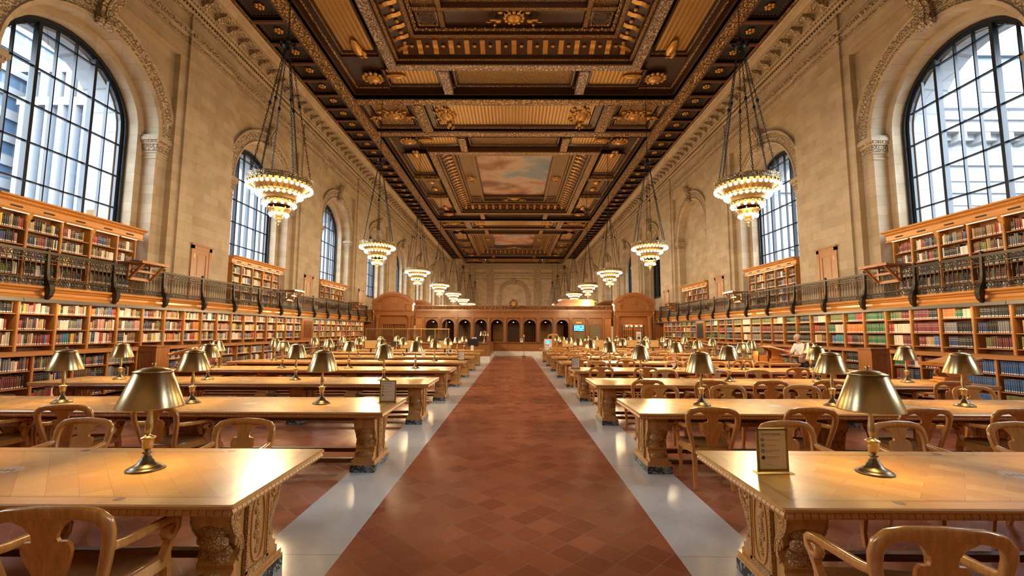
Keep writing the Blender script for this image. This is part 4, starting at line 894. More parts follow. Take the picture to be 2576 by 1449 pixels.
# ---------------------------------------------------------------- carved wooden screen across the hall
def xmap(mb,fn):   # run a wall helper written for a plane x=const and turn it into a plane y=const
    t=MB(); fn(t); b=len(mb.v); mb.v.extend([(y,x,z) for x,y,z in t.v])
    for f,m,sm in zip(t.f,t.m,t.sm): mb.f.append([b+i for i in f]); mb.m.append(m); mb.sm.append(sm)
W=1.245; YS=34.0
sc=thing('delivery_desk_screen','carved brown wooden screen with a row of arches across the hall behind the counter','screen',(0,YS,0)); 
def sub(mb,name,mats,par=sc,off=True):
    o=mb.build(name,mats,par); 
    return o
m=MB()
for z0,z1,p in ((2.72,2.80,.10),(2.80,3.08,.06),(3.08,3.14,.14),(3.14,3.20,.22),(3.20,3.28,.32),(3.28,3.34,.26)): m.box(-7.45,7.45,-p,.5,z0,z1)
for i in range(-6,6): m.box(W*(i+.5)-.10,W*(i+.5)+.10,-.09,.0,2.78,3.08)
sub(m,'entablature',M['panel_wood'])
m=MB(); m.box(-7.4,7.4,-.16,.3,3.34,3.62,0); m.box(-7.45,7.45,-.2,.3,3.60,3.66,1)
for i in range(60):
    x=-7.3+14.6*i/59; m.sphere((x,-.17,3.47),.10,8,5,0,(1,.5,1.2))
sub(m,'cresting',[M['walnut_carved'],M['panel_wood']])
for i in range(-6,6):
    m=MB(); x=W*(i+.5); m.box(x-.095,x+.095,-.07,.12,.9,2.60); m.box(x-.12,x+.12,-.10,.12,.9,1.02); m.box(x-.12,x+.12,-.10,.12,2.60,2.72); m.lathe([(.07,1.02),(.065,2.6)],10,(x,-.06,0)); sub(m,'column',M['panel_wood'])
for i in range(-5,6):
    x=W*i; m=MB()
    if i<=3: xmap(m,lambda t:(arch_sheet(t,.06,x-W/2,x+W/2,.9,2.72,x,.46,2.13,0,14),reveal(t,.06,.22,x,.46,.46,2.13,.9,0,14)))
    else:
        m.box(x-W/2,x+W/2,.06,.2,.9,2.72); m.box(x-.46,x+.46,.03,.06,1.0,2.5)
    sub(m,'arch_panel',M['panel_wood'])
m=MB(); m.box(-7.45,7.45,-.05,.25,0,.9); sub(m,'base_panel',M['panel_wood'])
m=MB(); m.box(-7.4,7.4,3.4,3.5,0,3.3); m.box(-7.4,7.4,.3,3.5,3.30,3.36)
for x in (-5.2,-1.9,1.9): m.box(x-.05,x+.05,.5,3.4,0,3.3)
sub(m,'back_wall',M['panel_dark'])
for x,w in ((-1.24,.9),(3.75,.8),(2.5,.9)):
    m=MB(); m.box(x-w/2,x+w/2,3.0,3.38,.0,2.3)
    for z in (.6,1.0,1.4,1.8,2.2): m.box(x-w/2-.03,x+w/2+.03,2.9,3.4,z,z+.03)
    sub(m,'back_shelves',M['case_z'])
m=MB()   # lattice of glazed doors seen through the arches
for x in (1.3,2.5):
    for a in range(5): m.box(x-.42+.2*a,x-.39+.2*a,3.3,3.36,.5,2.3)
    for b in range(8): m.box(x-.42,x+.42,3.3,3.36,.6+.22*b,.62+.22*b)
sub(m,'lattice_door',M['case_z'])
# bay with turned grille at both ends of the arches
for s in (-1,1):
    m=MB(); x=s*7.15
    for k in range(6): m.box(x-.2+.08*k-.012,x-.2+.08*k+.012,.0,.05,1.0,2.2)
    m.box(x-.3,x+.3,.05,.2,.9,2.72); sub(m,'grille',M['case_z'])
def pendant(x,y,z,lab):
    o=thing('pendant_lamp',lab,'lamp',(x,y,z),0,'dome lamps in the screen arches')
    m=MB(); m.lathe([(.0001,.12),(.05,.11),(.13,.05),(.165,0),(.155,0),(.12,.05),(.0001,.10)],16); m.build('shade',M['brass'],o)
    b=MB(); b.sphere((0,0,.03),.055,8,5); b.build('bulb',M['warm_bulb'],o); r=MB(); r.box(-.008,.008,-.008,.008,.1,.62); r.build('cord',M['iron'],o)
emit('warm_bulb',(1.0,.78,.45),10.0)
for i in range(-5,4): pendant(W*i,YS+.75,2.40,'small lit dome lamp hanging in the %s screen arch from the left'%ordn(i+6))
# clock
o=thing('clock','round gold clock in a carved dark frame on top of the wooden screen','clock',(0,YS-.36,3.64))
m=MB(); m.prism([(-.55,0),(.55,0),(.45,.12),(.30,.20),(.32,.40),(.16,.56),(.0,.66),(-.16,.56),(-.32,.40),(-.30,.20),(-.45,.12)],1,-.06,.07)
for a in range(10): m.sphere((.27*cos(2*PI*a/10),-.07,.28+.27*sin(2*PI*a/10)),.05,6,4)
m.build('frame',M['walnut_carved'],o,(0,0,-.15))
def disc(mb,c,r,d,n=24,mi=0): mb.prism([(c[0]+r*cos(2*PI*i/n),c[2]+r*sin(2*PI*i/n)) for i in range(n)],1,c[1],c[1]+d,mi)
m=MB(); disc(m,(0,-.10,.13),.165,.05); m.build('dial',M['gold_leaf'],o); m=MB(); m.box(-.008,.008,-.115,-.105,.13,.25); m.box(-.0,.08,-.115,-.105,.122,.138); m.build('hands',M['ink'],o)
# portals at both ends with curved pediments
def portal(s,y,front=True):
    x0=s*9.07; o=thing('portal',('carved wooden doorway with curved pediment at the %s end of the screen' if front else 'second curved wooden pediment standing behind the %s end of the screen')%SIDE[s],'doorway',(x0,y,0))
    m=MB(); Rr=1.90; cz=2.72
    def arcp(r,n=16):
        a0=math.asin(min(1,1.58/1.9)); return [(r*sin(lerp(-a0,a0,i/n)),cz+r*cos(lerp(-a0,a0,i/n))) for i in range(n+1)]
    A,B=arcp(1.92),arcp(1.74); m.prism(A+B[::-1],1,-.38,.2); A2,B2=arcp(1.76),arcp(1.62); m.prism(A2+B2[::-1],1,-.25,.2)
    m.build('curved_cornice',M['panel_wood'],o)
    t=MB(); t.prism(arcp(1.7)+[(1.4,3.3),(-1.4,3.3)],1,-.05,.15); t.box(-.25,.25,-.12,0,3.75,4.2); t.build('tympanum',M['panel_wood'],o)
    e=MB()
    for z0,z1,p in ((2.85,2.95,.30),(2.95,3.18,.24),(3.18,3.26,.36),(3.26,3.34,.44)): e.box(-1.45,1.45,-p+.05,.2,z0,z1)
    for sx in (-1,1): e.box(sx*1.02,sx*1.48,-.36,.2,3.34,3.74); e.box(sx*.98,sx*1.56,-.44,.2,3.68,3.80)
    e.build('entablature',M['panel_wood'],o)
    for sx in (-1,1):
        c=MB(); c.lathe([(.23,.0),(.23,.12),(.19,.16),(.175,.25),(.17,1.2),(.15,2.62),(.18,2.66),(.18,2.7),(.22,2.78),(.22,2.85)],14,(sx*1.22,-.10,0)); c.build('column',M['panel_wood'],o)
        c=MB(); c.box(sx*.9,sx*1.5,.06,.2,0,2.85); c.build('side_panel',M['panel_wood'],o)
    d=MB(); d.box(-.9,.9,.06,.2,2.25,2.85); d.box(-.9,.9,.0,.1,2.2,2.28); d.build('lintel',M['panel_wood'],o)
    if front:
        g=MB()
        for sx in (-1,1):
            for k in range(5): g.box(sx*(.12+.15*k),sx*(.15+.15*k),.16,.2,.0,2.2)
            for z in (.1,.5,.95,1.4,1.85,2.15): g.box(sx*.1,sx*.8,.16,.2,z,z+.05)
        g.build('lattice_door',M['case_z'],o); v=MB(); v.box(-.9,.9,.35,.4,0,2.3); v.build('inner_panel',M['panel_dark'],o)
        b=MB()
        for k in range(4): b.sphere((-.55+.36*k,-.12,2.12),.07,8,5,0,(1.3,1,.6))
        if s>0: b.build('bulb',M['warm_bulb'],o)
    return o
for s in (-1,1): portal(s,YS-.25); portal(s,YS+8.6,False)
for s in (-1,1):
    m=MB(); m.box(s*10.66,s*11.45,YS-.1,YS+.2,0,3.1); m.box(s*10.66,s*11.45,YS-.2,YS+.25,3.1,3.3)
    for k in range(5): m.box(s*(10.8+.14*k),s*(10.82+.14*k),YS-.14,YS-.1,.9,2.2)
    o=m.build('side_panelling',M['panel_wood']); tag(o,'brown panelling between the %s portal and the side wall'%SIDE[s],'panelling')
m=MB(); m.box(3.9,6.9,YS+4,YS+8,0,4.2); m.prism([(3.7,4.2),(7.1,4.2),(6.6,4.42),(4.2,4.42)],1,YS+3.8,YS+8.2); o=m.build('cabinet',M['panel_wood']); tag(o,'boxed wooden roof showing above the screen at its right part','cabinet')
m=MB(); m.box(-7.4,7.4,YS+8.4,YS+8.6,0,3.2); o=m.build('rear_screen',M['panel_dark']); tag(o,'dark wooden rear screen behind the row of arches','screen')
# screen on the panelled bay, notice boards, posters
o=thing('wall_television','small blue lit television mounted on the wooden screen','television',(W*4,YS,1.72)); m=MB(); m.box(-.42,.42,-.06,.025,-.02,.50); m.build('bezel',M['black_plastic'],o)
t=NT('blue_picture'); n=t.noise(t.map(t.coord(),(3,1,9)),1.5,4); e=t.n('ShaderNodeEmission',{'Color':t.ramp(n,[(.40,(.01,.03,.06)),(.47,(.10,.45,.75)),(.7,(.25,.65,.9))]),'Strength':1.1}); t.t.links.new(e.outputs[0],t.out.inputs[0]); M['blue_picture']=t.m
m=MB(); m.box(-.38,.38,-.068,-.06,.02,.46); m.build('screen',M['blue_picture'],o)
o=thing('notice_board','olive notice board below the blue television','board',(W*4,YS,1.02)); m=MB(); m.box(-.42,.42,-.02,.025,0,.55); m.build('frame',M['panel_dark'],o); m=MB(); m.box(-.38,.38,-.03,-.02,.04,.51); m.build('board',M['green_board'],o)
o=thing('notice_board','tall olive notice board on the panel right of the television','board',(W*5,YS,1.0)); m=MB(); m.box(-.42,.42,-.02,.025,0,1.2); m.build('frame',M['panel_dark'],o); m=MB(); m.box(-.38,.38,-.03,-.02,.04,1.16); m.build('board',M['green_board'],o)
for i in (4,5):
    m=MB(); m.box(W*i-.2,W*i+.2,YS-.01,YS+.027,2.30,2.42); o=m.build('name_plate',M['gold_leaf'] if i==4 else M['bronze']); tag(o,'%s plate above the %s'%(('bright brass','television') if i==4 else ('dark brass','tall notice board')),'plate')
# ---------------------------------------------------------------- counters
o=thing('service_counter','long brown panelled counter on a white marble base facing the aisle','counter',(0,32.4,0))
m=MB(); m.box(-1.45,4.2,0,.7,.27,.84)
for k in range(5): m.box(-1.35+1.1*k,-.40+1.1*k,-.025,0,.36,.76)
m.build('front_panel',M['panel_wood'],o); m=MB(); m.box(-1.5,4.25,-.08,.85,.84,.90); m.build('countertop',M['panel_dark'],o); m=MB(); m.box(-1.45,4.2,-.03,.7,0,.27); m.build('plinth',M['plinth_marble'],o)
o=thing('information_desk','high brown panelled desk wrapping the left tables in front of the screen','desk',(-1.42,26.6,0))
m=MB(); m.box(-7.9,0,.0,.7,.22,.92); m.box(-.9,0,.7,5.7,.22,.92)
for k in range(6): m.box(-7.7+1.28*k,-6.62+1.28*k,-.025,0,.32,.82)
for k in range(5): m.box(-.0,.025,.15+1.1*k,1.05+1.1*k,.32,.82)
m.build('front_panel',M['panel_wood'],o); m=MB(); m.box(-7.95,.06,-.06,.8,.92,.98); m.box(-1.0,.06,.8,5.75,.92,.98); m.build('desktop',M['panel_dark'],o); m=MB(); m.box(-7.9,.03,-.03,.7,0,.22); m.box(-.9,.03,.7,5.7,0,.22); m.build('plinth',M['plinth_marble'],o)
# glass barrier on the desk
o=thing('glass_screen','brass framed glass barrier standing on the left information desk','screen',(-6.4,27.05,.98)); m=MB()
for k in range(7): x=-2.5+5.0*k/6; m.box(x-.012,x+.012,-.012,.012,0,.84)
m.box(-2.55,2.55,-.02,.02,.82,.86); m.box(-2.55,2.55,-.015,.015,0,.02); m.build('frame',M['brass'],o); g=MB(); g.box(-2.5,2.5,-.004,.004,.02,.82); g.build('pane',M['screen_glass'],o)
o=thing('desk_lamp','tall brass two-shade lamp on the corner of the information desk','lamp',(-1.75,27.0,.98)); m=MB(); m.lathe([(.0001,0),(.13,0),(.12,.03),(.03,.06),(.022,.3),(.035,.35),(.018,.5),(.018,.75),(.0001,.76)],14); m.build('stem',M['brass_stem'],o)
for sx in (-1,1):
    m=MB(); m.lathe([(.16,.45),(.09,.70),(.0001,.72)],20,(sx*.13,0,0)); m.build('shade',M['brass_shade'],o); b=MB(); b.sphere((sx*.13,0,.54),.03,8,5); b.build('bulb',M['lamp_bulb'],o)
o=thing('signpost','slim brass post with a square base standing in the aisle before the counter','post',(.68,28.6,0)); m=MB(); m.rbox(-.12,.12,-.12,.12,0,.10,.02); m.box(-.16,.16,-.03,.03,.10,.16); m.build('base',M['brass'],o); m=MB(); m.lathe([(.028,.1),(.022,.4),(.022,1.3),(.04,1.34),(.04,1.42),(.02,1.46),(.0001,1.5)],10); m.build('pole',M['brass'],o)
c=copy_tree(CH,(2.3,27.55,0),.3,'tall-backed oak chair standing apart beyond the last right tables','oak armchairs',None,kidmap(CH)); c.scale=(1.25,1.25,1.75)
# ---------------------------------------------------------------- computers
def monitor(x,y,rz,scr,label,logo):
    o=thing('computer_monitor',label,'monitor',(x,y,.761),rz,'computer monitors'); m=MB(); m.rbox(-.13,.13,-.09,.09,0,.015,.004); m.box(-.03,.03,-.0,.03,.015,.2); m.build('stand',M['black_plastic'],o)
    m=MB(); m.rbox(-.285,.285,-.02,.025,.17,.54,.006); m.build('casing',M['black_plastic'],o); m=MB(); m.box(-.27,.27,-.024,-.02,.185,.525); m.build('screen',scr,o)
    if logo:
        m=MB()
        for k in range(6): m.box(-.06+.02*k,-.046+.02*k,-.026,-.024,.345,.362)
        m.build('logo',M['white_plastic'],o)
emit('orange_screen',(.70,.30,.07),.55); plain('dark_screen',(.015,.018,.024),.15)
n=0
for s,k,xs in ((-1,6,(6.15,4.6,2.95)),(1,7,(2.7,4.2,5.85,6.9))):
    for i,x in enumerate(xs): monitor(s*x,TY[k]-.27,R.uniform(-.1,.1),M['orange_screen'],'computer monitor with orange picture on the %s %s table, %s from the aisle'%(ordn(k+1),SIDE[s],ordn((len(xs)-i) if s<0 else i+1)),True)
for i,x in enumerate((5.9,3.9,2.05)): monitor(-x,TY[7]+.34,PI+R.uniform(-.15,.15),M['orange_screen'],'black-backed monitor on the eighth left table, %s from the left'%ordn(i+1),False)
for k,x,s in ((6,6.05,-1),(6,4.45,-1),(6,2.8,-1)):
    m=MB(); m.rbox(-.22,.22,-.07,.07,0,.02,.004); o=m.build('keyboard',M['white_plastic'],None,(s*x,TY[k]-.48,.761)); tag(o,'white keyboard before the orange monitor, %s from the aisle on the seventh left table'%ordn({6.05:3,4.45:2,2.8:1}[x]),'keyboard','keyboards')
for i,(x,y,lab) in enumerate(((-2.02,TY[7]-.3,'pinkish upright card beside the black monitor nearest the aisle'),(-5.25,TY[6]-.2,'pinkish upright card left on the seventh left table'),(-3.35,TY[5]-.1,'pinkish upright card on the sixth left table'))):
    m=MB(); m.box(-.07,.07,-.004,.004,.01,.24); m.box(-.08,.08,-.04,.04,0,.012); o=m.build('leaflet_card',M['paper'],None,(x,y,.761)); tag(o,lab,'card')
for i,(x,lab) in enumerate(((-5.85,'farthest from the aisle'),(-4.35,'second from the aisle'),(-2.7,'nearest the aisle'))):
    o=thing('small_notice','small white notice with black figure on the seventh left table, '+lab,'notice',(x,TY[6]-.33,.761)); m=MB(); m.box(-.10,.10,-.004,.004,.008,.16); m.box(-.10,.10,-.04,.04,0,.01); m.build('card',M['white_plastic'],o); m=MB(); m.box(-.045,.045,-.007,-.004,.03,.12); m.sphere((0,-.006,.12),.025,8,5,0,(1,.2,1)); m.build('symbol',M['ink'],o)
# ---------------------------------------------------------------- quiet-area signs (the wording of the photograph)
def text(body,size,x,z,par,name='lettering',bold=0):
    c=bpy.data.curves.new('txt','FONT'); c.body=body; c.size=size; c.offset=bold; c.resolution_u=2
    o=bpy.data.objects.new('txt',c); C.objects.link(o); dg=bpy.context.evaluated_depsgraph_get(); me=bpy.data.meshes.new_from_object(o.evaluated_get(dg)); bpy.data.objects.remove(o); bpy.data.curves.remove(c)
    me.materials.clear(); me.materials.append(M['ink']); q=put(name,me,par,(x,-.0062,z)); q.rotation_euler=(PI/2,0,0); return q
def sign(x,y,rz,label,detail):
    o=thing('quiet_area_sign',label,'sign',(x,y,.761),rz,'framed quiet area signs'); w,h=.108,.292
    f=MB()
    for a,b,c,d in ((-w,-w+.016,.008,h),(w-.016,w,.008,h),(-w,w,h-.016,h),(-w,w,.008,.026)): f.box(a,b,-.004,.004,c,d)
    f.build('frame',M['sign_frame'],o); p=MB(); p.box(-w+.014,w-.014,-.003,.003,.02,h-.014); p.build('sheet',M['paper'],o); b=MB(); b.rbox(-w-.012,w+.012,-.045,.045,0,.008,.002); b.build('base',M['screen_glass'],o)
    ic=MB()
    for k,z in enumerate((.216,.180,.143,.100)):
        ic.v; disc(ic,(-.066,-.005,z),.0125,.002,16); 
    for k,z in enumerate((.216,.180,.143,.100)): disc(ic,(-.066,-.0062,z),.0098 if k<3 else .004,.001,12,1); ic.box(-.072,-.060,-.0068,-.0062,z-.0025,z+.0025,0); ic.box(-.068,-.064,-.0068,-.0062,z-.006,z+.006,0)
    ic.build('icons',[M['ink'],M['paper']],o)
    l=MB(); l.box(-.075,.082,-.0062,-.0055,.243,.2440); l.build('rule',M['ink'],o)
    if detail:
        text('You are in a quiet area.',.0145,-.078,.251,o,'heading',.0002); text('Please silence your phone',.0098,-.048,.213,o); text('No food or drink',.0098,-.048,.177,o); text('Do not leave belongings\nunattended',.0098,-.048,.145,o); text('No flash photography',.0105,-.048,.102,o); text('for safety and comfort',.0070,-.048,.091,o); text('Thank you.',.0085,-.046,.052,o)
    else:
        t=MB(); t.box(-.078,.07,-.0062,-.0055,.252,.260)
        for k,(z,L) in enumerate(((.216,.115),(.180,.08),(.143,.11),(.100,.1))): t.box(-.048,-.048+L,-.0062,-.0055,z-.003,z+.004)
        t.build('lettering',M['ink'],o)
sign(1.775,3.10,.05,'gold framed quiet area sign standing on the first right table',True)
sign(-1.62,5.94,-.03,'gold framed quiet area sign standing on the second left table',True)
sign(-1.67,14.55,0,'gold framed quiet area sign standing on the fifth left table',False)
sign(1.60,11.42,.0,'framed quiet area sign standing on the fourth right table',False)
sign(1.66,TY[7]-.2,.0,'framed quiet area sign standing on the eighth right table',False)
def poster(x,y,z,w,h,label,mat,wood=False):
    o=thing('poster_stand',label,'poster',(x,y,z)); m=MB(); m.box(-w/2,w/2,0,.02,.0,h); m.build('board',mat,o)
    if wood:
        f=MB(); f.box(-w/2-.05,w/2+.05,.01,.05,-.02,h+.05); f.prism([(-w/2-.05,h+.05),(w/2+.05,h+.05),(0,h+.2)],1,.01,.05); f.box(-w/2-.06,-w/2,-.1,.2,-z,-.02); f.box(w/2,w/2+.06,-.1,.2,-z,-.02); f.build('frame',M['panel_wood'],o)
        g=MB(); g.box(-.09,.09,-.006,0,h*.42,h*.62); g.box(-.12,.12,-.006,0,h*.74,h*.78); g.box(-.12,.12,-.006,0,h*.12,h*.2); g.build('picture',M['ink'],o)
    else:
        g=MB(); g.box(-w*.3,w*.3,-.006,0,h*.5,h*.8); g.build('picture',M['blue_picture'] if w>.3 else M['ink'],o)
        f=MB(); f.box(-w/2,w/2,-.03,.05,-.012,0); f.build('base',M['white_plastic'],o)
poster(9.2,32.9,.75,.36,.95,'white poster in a wooden stand before the right portal',M['white_plastic'],True)
poster(1.95,TY[8]-.05,.774,.42,.5,'white and blue poster card on the last right table by the aisle',M['white_plastic'])
poster(-2.35,27.1,.992,.25,.34,'small white notice card by the lamp on the information desk',M['white_plastic'])
poster(.6,32.7,.912,.2,.26,'small white notice card on the long counter',M['white_plastic'])
# ---------------------------------------------------------------- book stands on the wall ends of tables
def bookstand(x,y,rz,label,blabel,clip=False):
    o=thing('book_stand',label,'stand',(x,y,.7635),rz); m=MB()
    m.rbox(-.26,.26,-.16,.16,0,.045,.01); m.rbox(-.22,.22,-.13,.13,.045,.10,.01); m.build('base',M['fascia'],o)
    for sy in (-1,1):
        p=MB(); p.prism([(-.19,.10),(.10,.10),(.17,.16),(.155,.22),(.10,.235),(.085,.20),(.11,.18),(.07,.16),(.05,.22),(.10,.30),(.17,.33),(-.28,.44),(-.27,.40),(-.16,.34),(-.17,.22)],1,sy*.13-.02,sy*.13+.02); p.build('scroll_side',M['fascia'],o)
    b=MB(); b.sweep([(-.32,0,.47),(.26,0,.315)],[(-.36,-.012),(.36,-.012),(.36,.012),(-.36,.012)],(.2,0,1)); b.sweep([(.25,0,.345),(.265,0,.34)],[(-.36,-.03),(.36,-.03),(.36,.03),(-.36,.03)],(.2,0,1)); b.build('slanted_board',M['fascia'],o)
    if clip:
        c=MB(); c.tube([(-.30,.1,.48),(-.36,.1,.58),(-.28,.08,.66),(-.1,.06,.64)],.008,6); c.box(-.14,.1,.02,.10,.625,.655); c.build('clip_light',M['black_plastic'],o)
        c=MB(); c.tube([(.0+.26*cos(t),-.19,.19+.16*sin(t)) for t in [i*.35-1.2 for i in range(8)]],.006,5); c.build('cable',M['black_plastic'],o)
    if blabel:
        q=thing('open_book',blabel,'book',(x,y,.778),rz)
        for sy in (-1,1):
            g=MB(); N=6; top=[(sy*(.02+.26*i/N),.035+.02*sin(PI*i/N)) for i in range(N+1)]; vs=[]
            for a,z0 in ((-.26,.447),(.17,.340)):
                for yy,dz in top: vs.append((a,yy,z0+dz))
                vs.append((a,top[-1][0],z0+.012)); vs.append((a,top[0][0],z0+.012))
            k=N+3; g.add(vs,[(i,(i+1)%k,k+(i+1)%k,k+i) for i in range(k)]+[tuple(range(k)),tuple(range(k,2*k))]); g.build('pages',M['paper'],q)
bookstand(8.28,TY[4]+.1,0,'carved orange oak book stand on the wall end of the fifth right table','large open book on the stand of the fifth right table',True)
bookstand(8.36,TY[2]+.05,PI,'carved orange oak book stand on the wall end of the third right table',None,True)
bookstand(-8.25,TY[3]+.05,PI,'carved oak book stand on the wall end of the fourth left table','large open book on the stand of the fourth left table',True)
bookstand(8.3,TY[6]+.05,0,'carved oak book stand on the seventh right table','open book on the stand of the seventh right table')
o=thing('wooden_tray','open wooden tray box on the fifth right table','box',(7.86,TY[4]+.2,.761)); m=MB()
for a,b,c,d,e,f in ((-.155,.155,-.2,.2,0,.02),(-.155,.155,-.2,-.18,.02,.2),(-.155,-.135,-.2,.2,.02,.34),(.135,.155,-.2,.2,.02,.3),(-.155,.155,.18,.2,.02,.34),(-.135,.135,-.18,.18,.2,.22)): m.box(a,b,c,d,e,f)
m.build('body',M['fascia'],o)
for i in range(3):
    m=MB(); m.rbox(-.10,.10,-.12,.12,0,.03,.004); q=m.build('bound_volume',M['purple_cloth'],None,(7.86,TY[4]+.2,.985+.032*i),.0); tag(q,'dark bound volume in the tray of the fifth right table, %s in the pile'%('lowest','middle','topmost')[i],'book','volumes in the wooden tray')
for s in (-1,1):
    o=thing('index_cabinet','plain panelled wooden index cabinet standing before the %s ledge'%SIDE[s],'cabinet',(s*9.62,12.0,0)); m=MB(); m.box(-.24,.24,-.2,.25,0,1.25); m.build('body',M['panel_wood'],o)
    m=MB(); m.box(-.26,.26,-.22,.27,1.25,1.285); m.build('top',M['panel_wood'],o); m=MB()
    for a,b,c,d in ((-.24,-.17,.05,1.22),(.17,.24,.05,1.22),(-.17,.17,1.14,1.22),(-.17,.17,.05,.2)): m.box(a,b,-.215,-.2,c,d)
    m.build('panel_frame',M['panel_wood'],o)
o=thing('speaker_box','white plastic box resting on the first left gallery bookcase cornice','speaker',(-11.82,12.15,4.842),.5); m=MB(); m.rbox(-.09,.09,-.07,.07,0,.20,.015); m.build('casing',M['white_plastic'],o); m=MB(); m.tube([(0,.05,.2),(.0,.2,.32),(0,.28,.2)],.006,5); m.build('cable',M['white_plastic'],o)
# ---------------------------------------------------------------- the reader standing by the right ledge
def skin(name,pts,edges,mat,parent,sub=2,root=0):
    me=bpy.data.meshes.new(name); me.from_pydata([p[:3] for p in pts],edges,[]); o=put(name,me,parent); me.materials.append(mat)
    mod=o.modifiers.new('skin','SKIN'); mod.use_smooth_shade=True
    for v,p in zip(me.skin_vertices[0].data,pts): r=p[3]; v.radius=(r if not isinstance(r,tuple) else r[0],r if not isinstance(r,tuple) else r[1])
    me.skin_vertices[0].data[root].use_root=True; o.modifiers.new('sub','SUBSURF').levels=sub; o.modifiers['sub'].render_levels=sub; return o
pr=thing('person','person with grey hair, white shirt and dark trousers leaning over a book stand','person',(9.14,14.15,0),PI/2+.25)
B=[(0,0,.86,.13),(0,.02,.98,.125),(0,.06,1.12,.13),(0,.12,1.27,.12),(0,.17,1.36,.06),(0,.20,1.41,.05),(0,.235,1.47,.075),(0,.25,1.545,.085),(0,.235,1.60,.05),
 (.15,.13,1.29,.055),(.20,.22,1.10,.045),(.15,.42,.99,.036),(.11,.52,.985,.026),(-.15,.13,1.29,.055),(-.20,.22,1.10,.045),(-.15,.42,.99,.036),(-.11,.52,.985,.026),
 (.09,0,.78,.09),(.10,.02,.47,.06),(.10,-.02,.09,.042),(.10,.10,.045,.04),(-.09,0,.78,.09),(-.10,.03,.47,.06),(-.10,.0,.09,.042),(-.10,.12,.045,.04),(0,.345,1.51,.014),(.082,.23,1.52,.015),(-.082,.23,1.52,.015)]
E_=[(0,1),(1,2),(2,3),(3,4),(4,5),(5,6),(6,7),(7,8),(3,9),(9,10),(10,11),(11,12),(3,13),(13,14),(14,15),(15,16),(0,17),(17,18),(18,19),(19,20),(0,21),(21,22),(22,23),(23,24),(7,25),(7,26),(7,27)]
for sx in (1,-1):
    b=12 if sx>0 else 16
    for f,(dx,L) in enumerate(((-.024,.062),(-.008,.072),(.008,.070),(.024,.056))):
        i=len(B); B.append((sx*(.105)+dx,.56,.982,.010)); B.append((sx*.10+dx*1.15,.56+L,.966,.008)); E_+=[(b,i),(i,i+1)]
    i=len(B); B.append((sx*.075,.545,.985,.011)); B.append((sx*.062,.58,.975,.009)); E_+=[(b,i),(i,i+1)]
skin('body',B,E_,M['skin'],pr)
sh=[(0,0,.88,.155),(0,.02,1.0,.155),(0,.06,1.13,.155),(0,.115,1.27,.14),(0,.16,1.345,.085),(.16,.13,1.295,.075),(.21,.21,1.10,.066),(.165,.38,1.00,.052),(-.16,.13,1.295,.075),(-.21,.21,1.10,.066),(-.165,.38,1.00,.052)]
skin('shirt',sh,[(0,1),(1,2),(2,3),(3,4),(3,5),(5,6),(6,7),(3,8),(8,9),(9,10)],M['shirt_white'],pr)
tr=[(0,-.005,.86,.15),(.09,0,.76,.115),(.10,.02,.47,.082),(.10,-.02,.07,.07),(-.09,0,.76,.115),(-.10,.03,.47,.082),(-.10,0,.07,.07)]
skin('trousers',tr,[(0,1),(1,2),(2,3),(0,4),(4,5),(5,6)],M['trousers'],pr)
h=MB(); h.sphere((0,.215,1.565),.098,14,9,0,(.92,1.05,.85)); h.build('hair',M['grey_hair'],pr)
for sx in (-1,1): q=MB(); q.sphere((sx*.10,.06,.035),.055,10,6,0,(.85,2.3,.62)); q.build('shoe',M['leather'],pr)
for sx in (-1,1): q=MB(); q.sphere((sx*.033,.325,1.535),.012,8,5); q.build('eye',M['ink'],pr)
q=MB(); q.box(-.026,.026,.318,.326,1.462,1.468); q.build('mouth',M['leather'],pr)
# ---------------------------------------------------------------- outside the windows
m=MB(); m.quad((-400,-200,-12),(400,-200,-12),(400,500,-12),(-400,500,-12)); o=struct(m.build('ground',M['street']))
def tower(name,label,x0,x1,y0,y1,z1,mat,pier=0,band=0,capz=0,par=M['white_concrete'],z0=-12):
    o=thing(name,label,'building',((x0+x1)/2,(y0+y1)/2,z0)); cx,cy=(x0+x1)/2,(y0+y1)/2; X0,X1,A,B_=x0-cx,x1-cx,y0-cy,y1-cy; H=z1-z0
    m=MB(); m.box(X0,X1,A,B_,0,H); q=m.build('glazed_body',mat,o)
    m=MB()
    if pier:
        n=int((X1-X0)/pier)
        for i in range(n+1): x=X0+(X1-X0)*i/n; m.box(x-pier*.2,x+pier*.2,A-.9,A,0,H-capz)
        n=int((B_-A)/pier)
        for i in range(n+1): y=A+(B_-A)*i/n; m.box(X0-.9,X0,y-pier*.2,y+pier*.2,0,H-capz); m.box(X1,X1+.9,y-pier*.2,y+pier*.2,0,H-capz)
        m.box(X0-.9,X1+.9,A-.9,B_,H-capz,H-capz+1.2); m.box(X0-.9,X1+.9,A-.9,B_,H-1.0,H+.5)
        n=int((X1-X0)/(pier*1.0))
        for i in range(n): x=X0+(X1-X0)*(i+.5)/n; m.box(x-pier*.33,x+pier*.33,A-.9,A,H-capz+1.2,H-1)
    if band:
        z=0
        while z<H: m.box(X0-.4,X1+.4,A-.4,B_,z,z+band*.42); z+=band
        n=max(2,int((X1-X0)/8))
        for i in range(n+1): x=X0+(X1-X0)*i/n; m.box(x-.9,x+.9,A-.5,A,0,H)
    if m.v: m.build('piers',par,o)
    return o
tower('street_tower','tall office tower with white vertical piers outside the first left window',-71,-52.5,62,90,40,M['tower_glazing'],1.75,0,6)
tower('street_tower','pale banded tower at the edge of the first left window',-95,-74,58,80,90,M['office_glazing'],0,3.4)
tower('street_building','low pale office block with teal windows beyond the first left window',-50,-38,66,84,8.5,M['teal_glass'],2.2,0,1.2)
tower('street_building','white office block with blue window bands outside the second left window',-72,-52,98,130,70,M['office_glazing'],0,3.8)
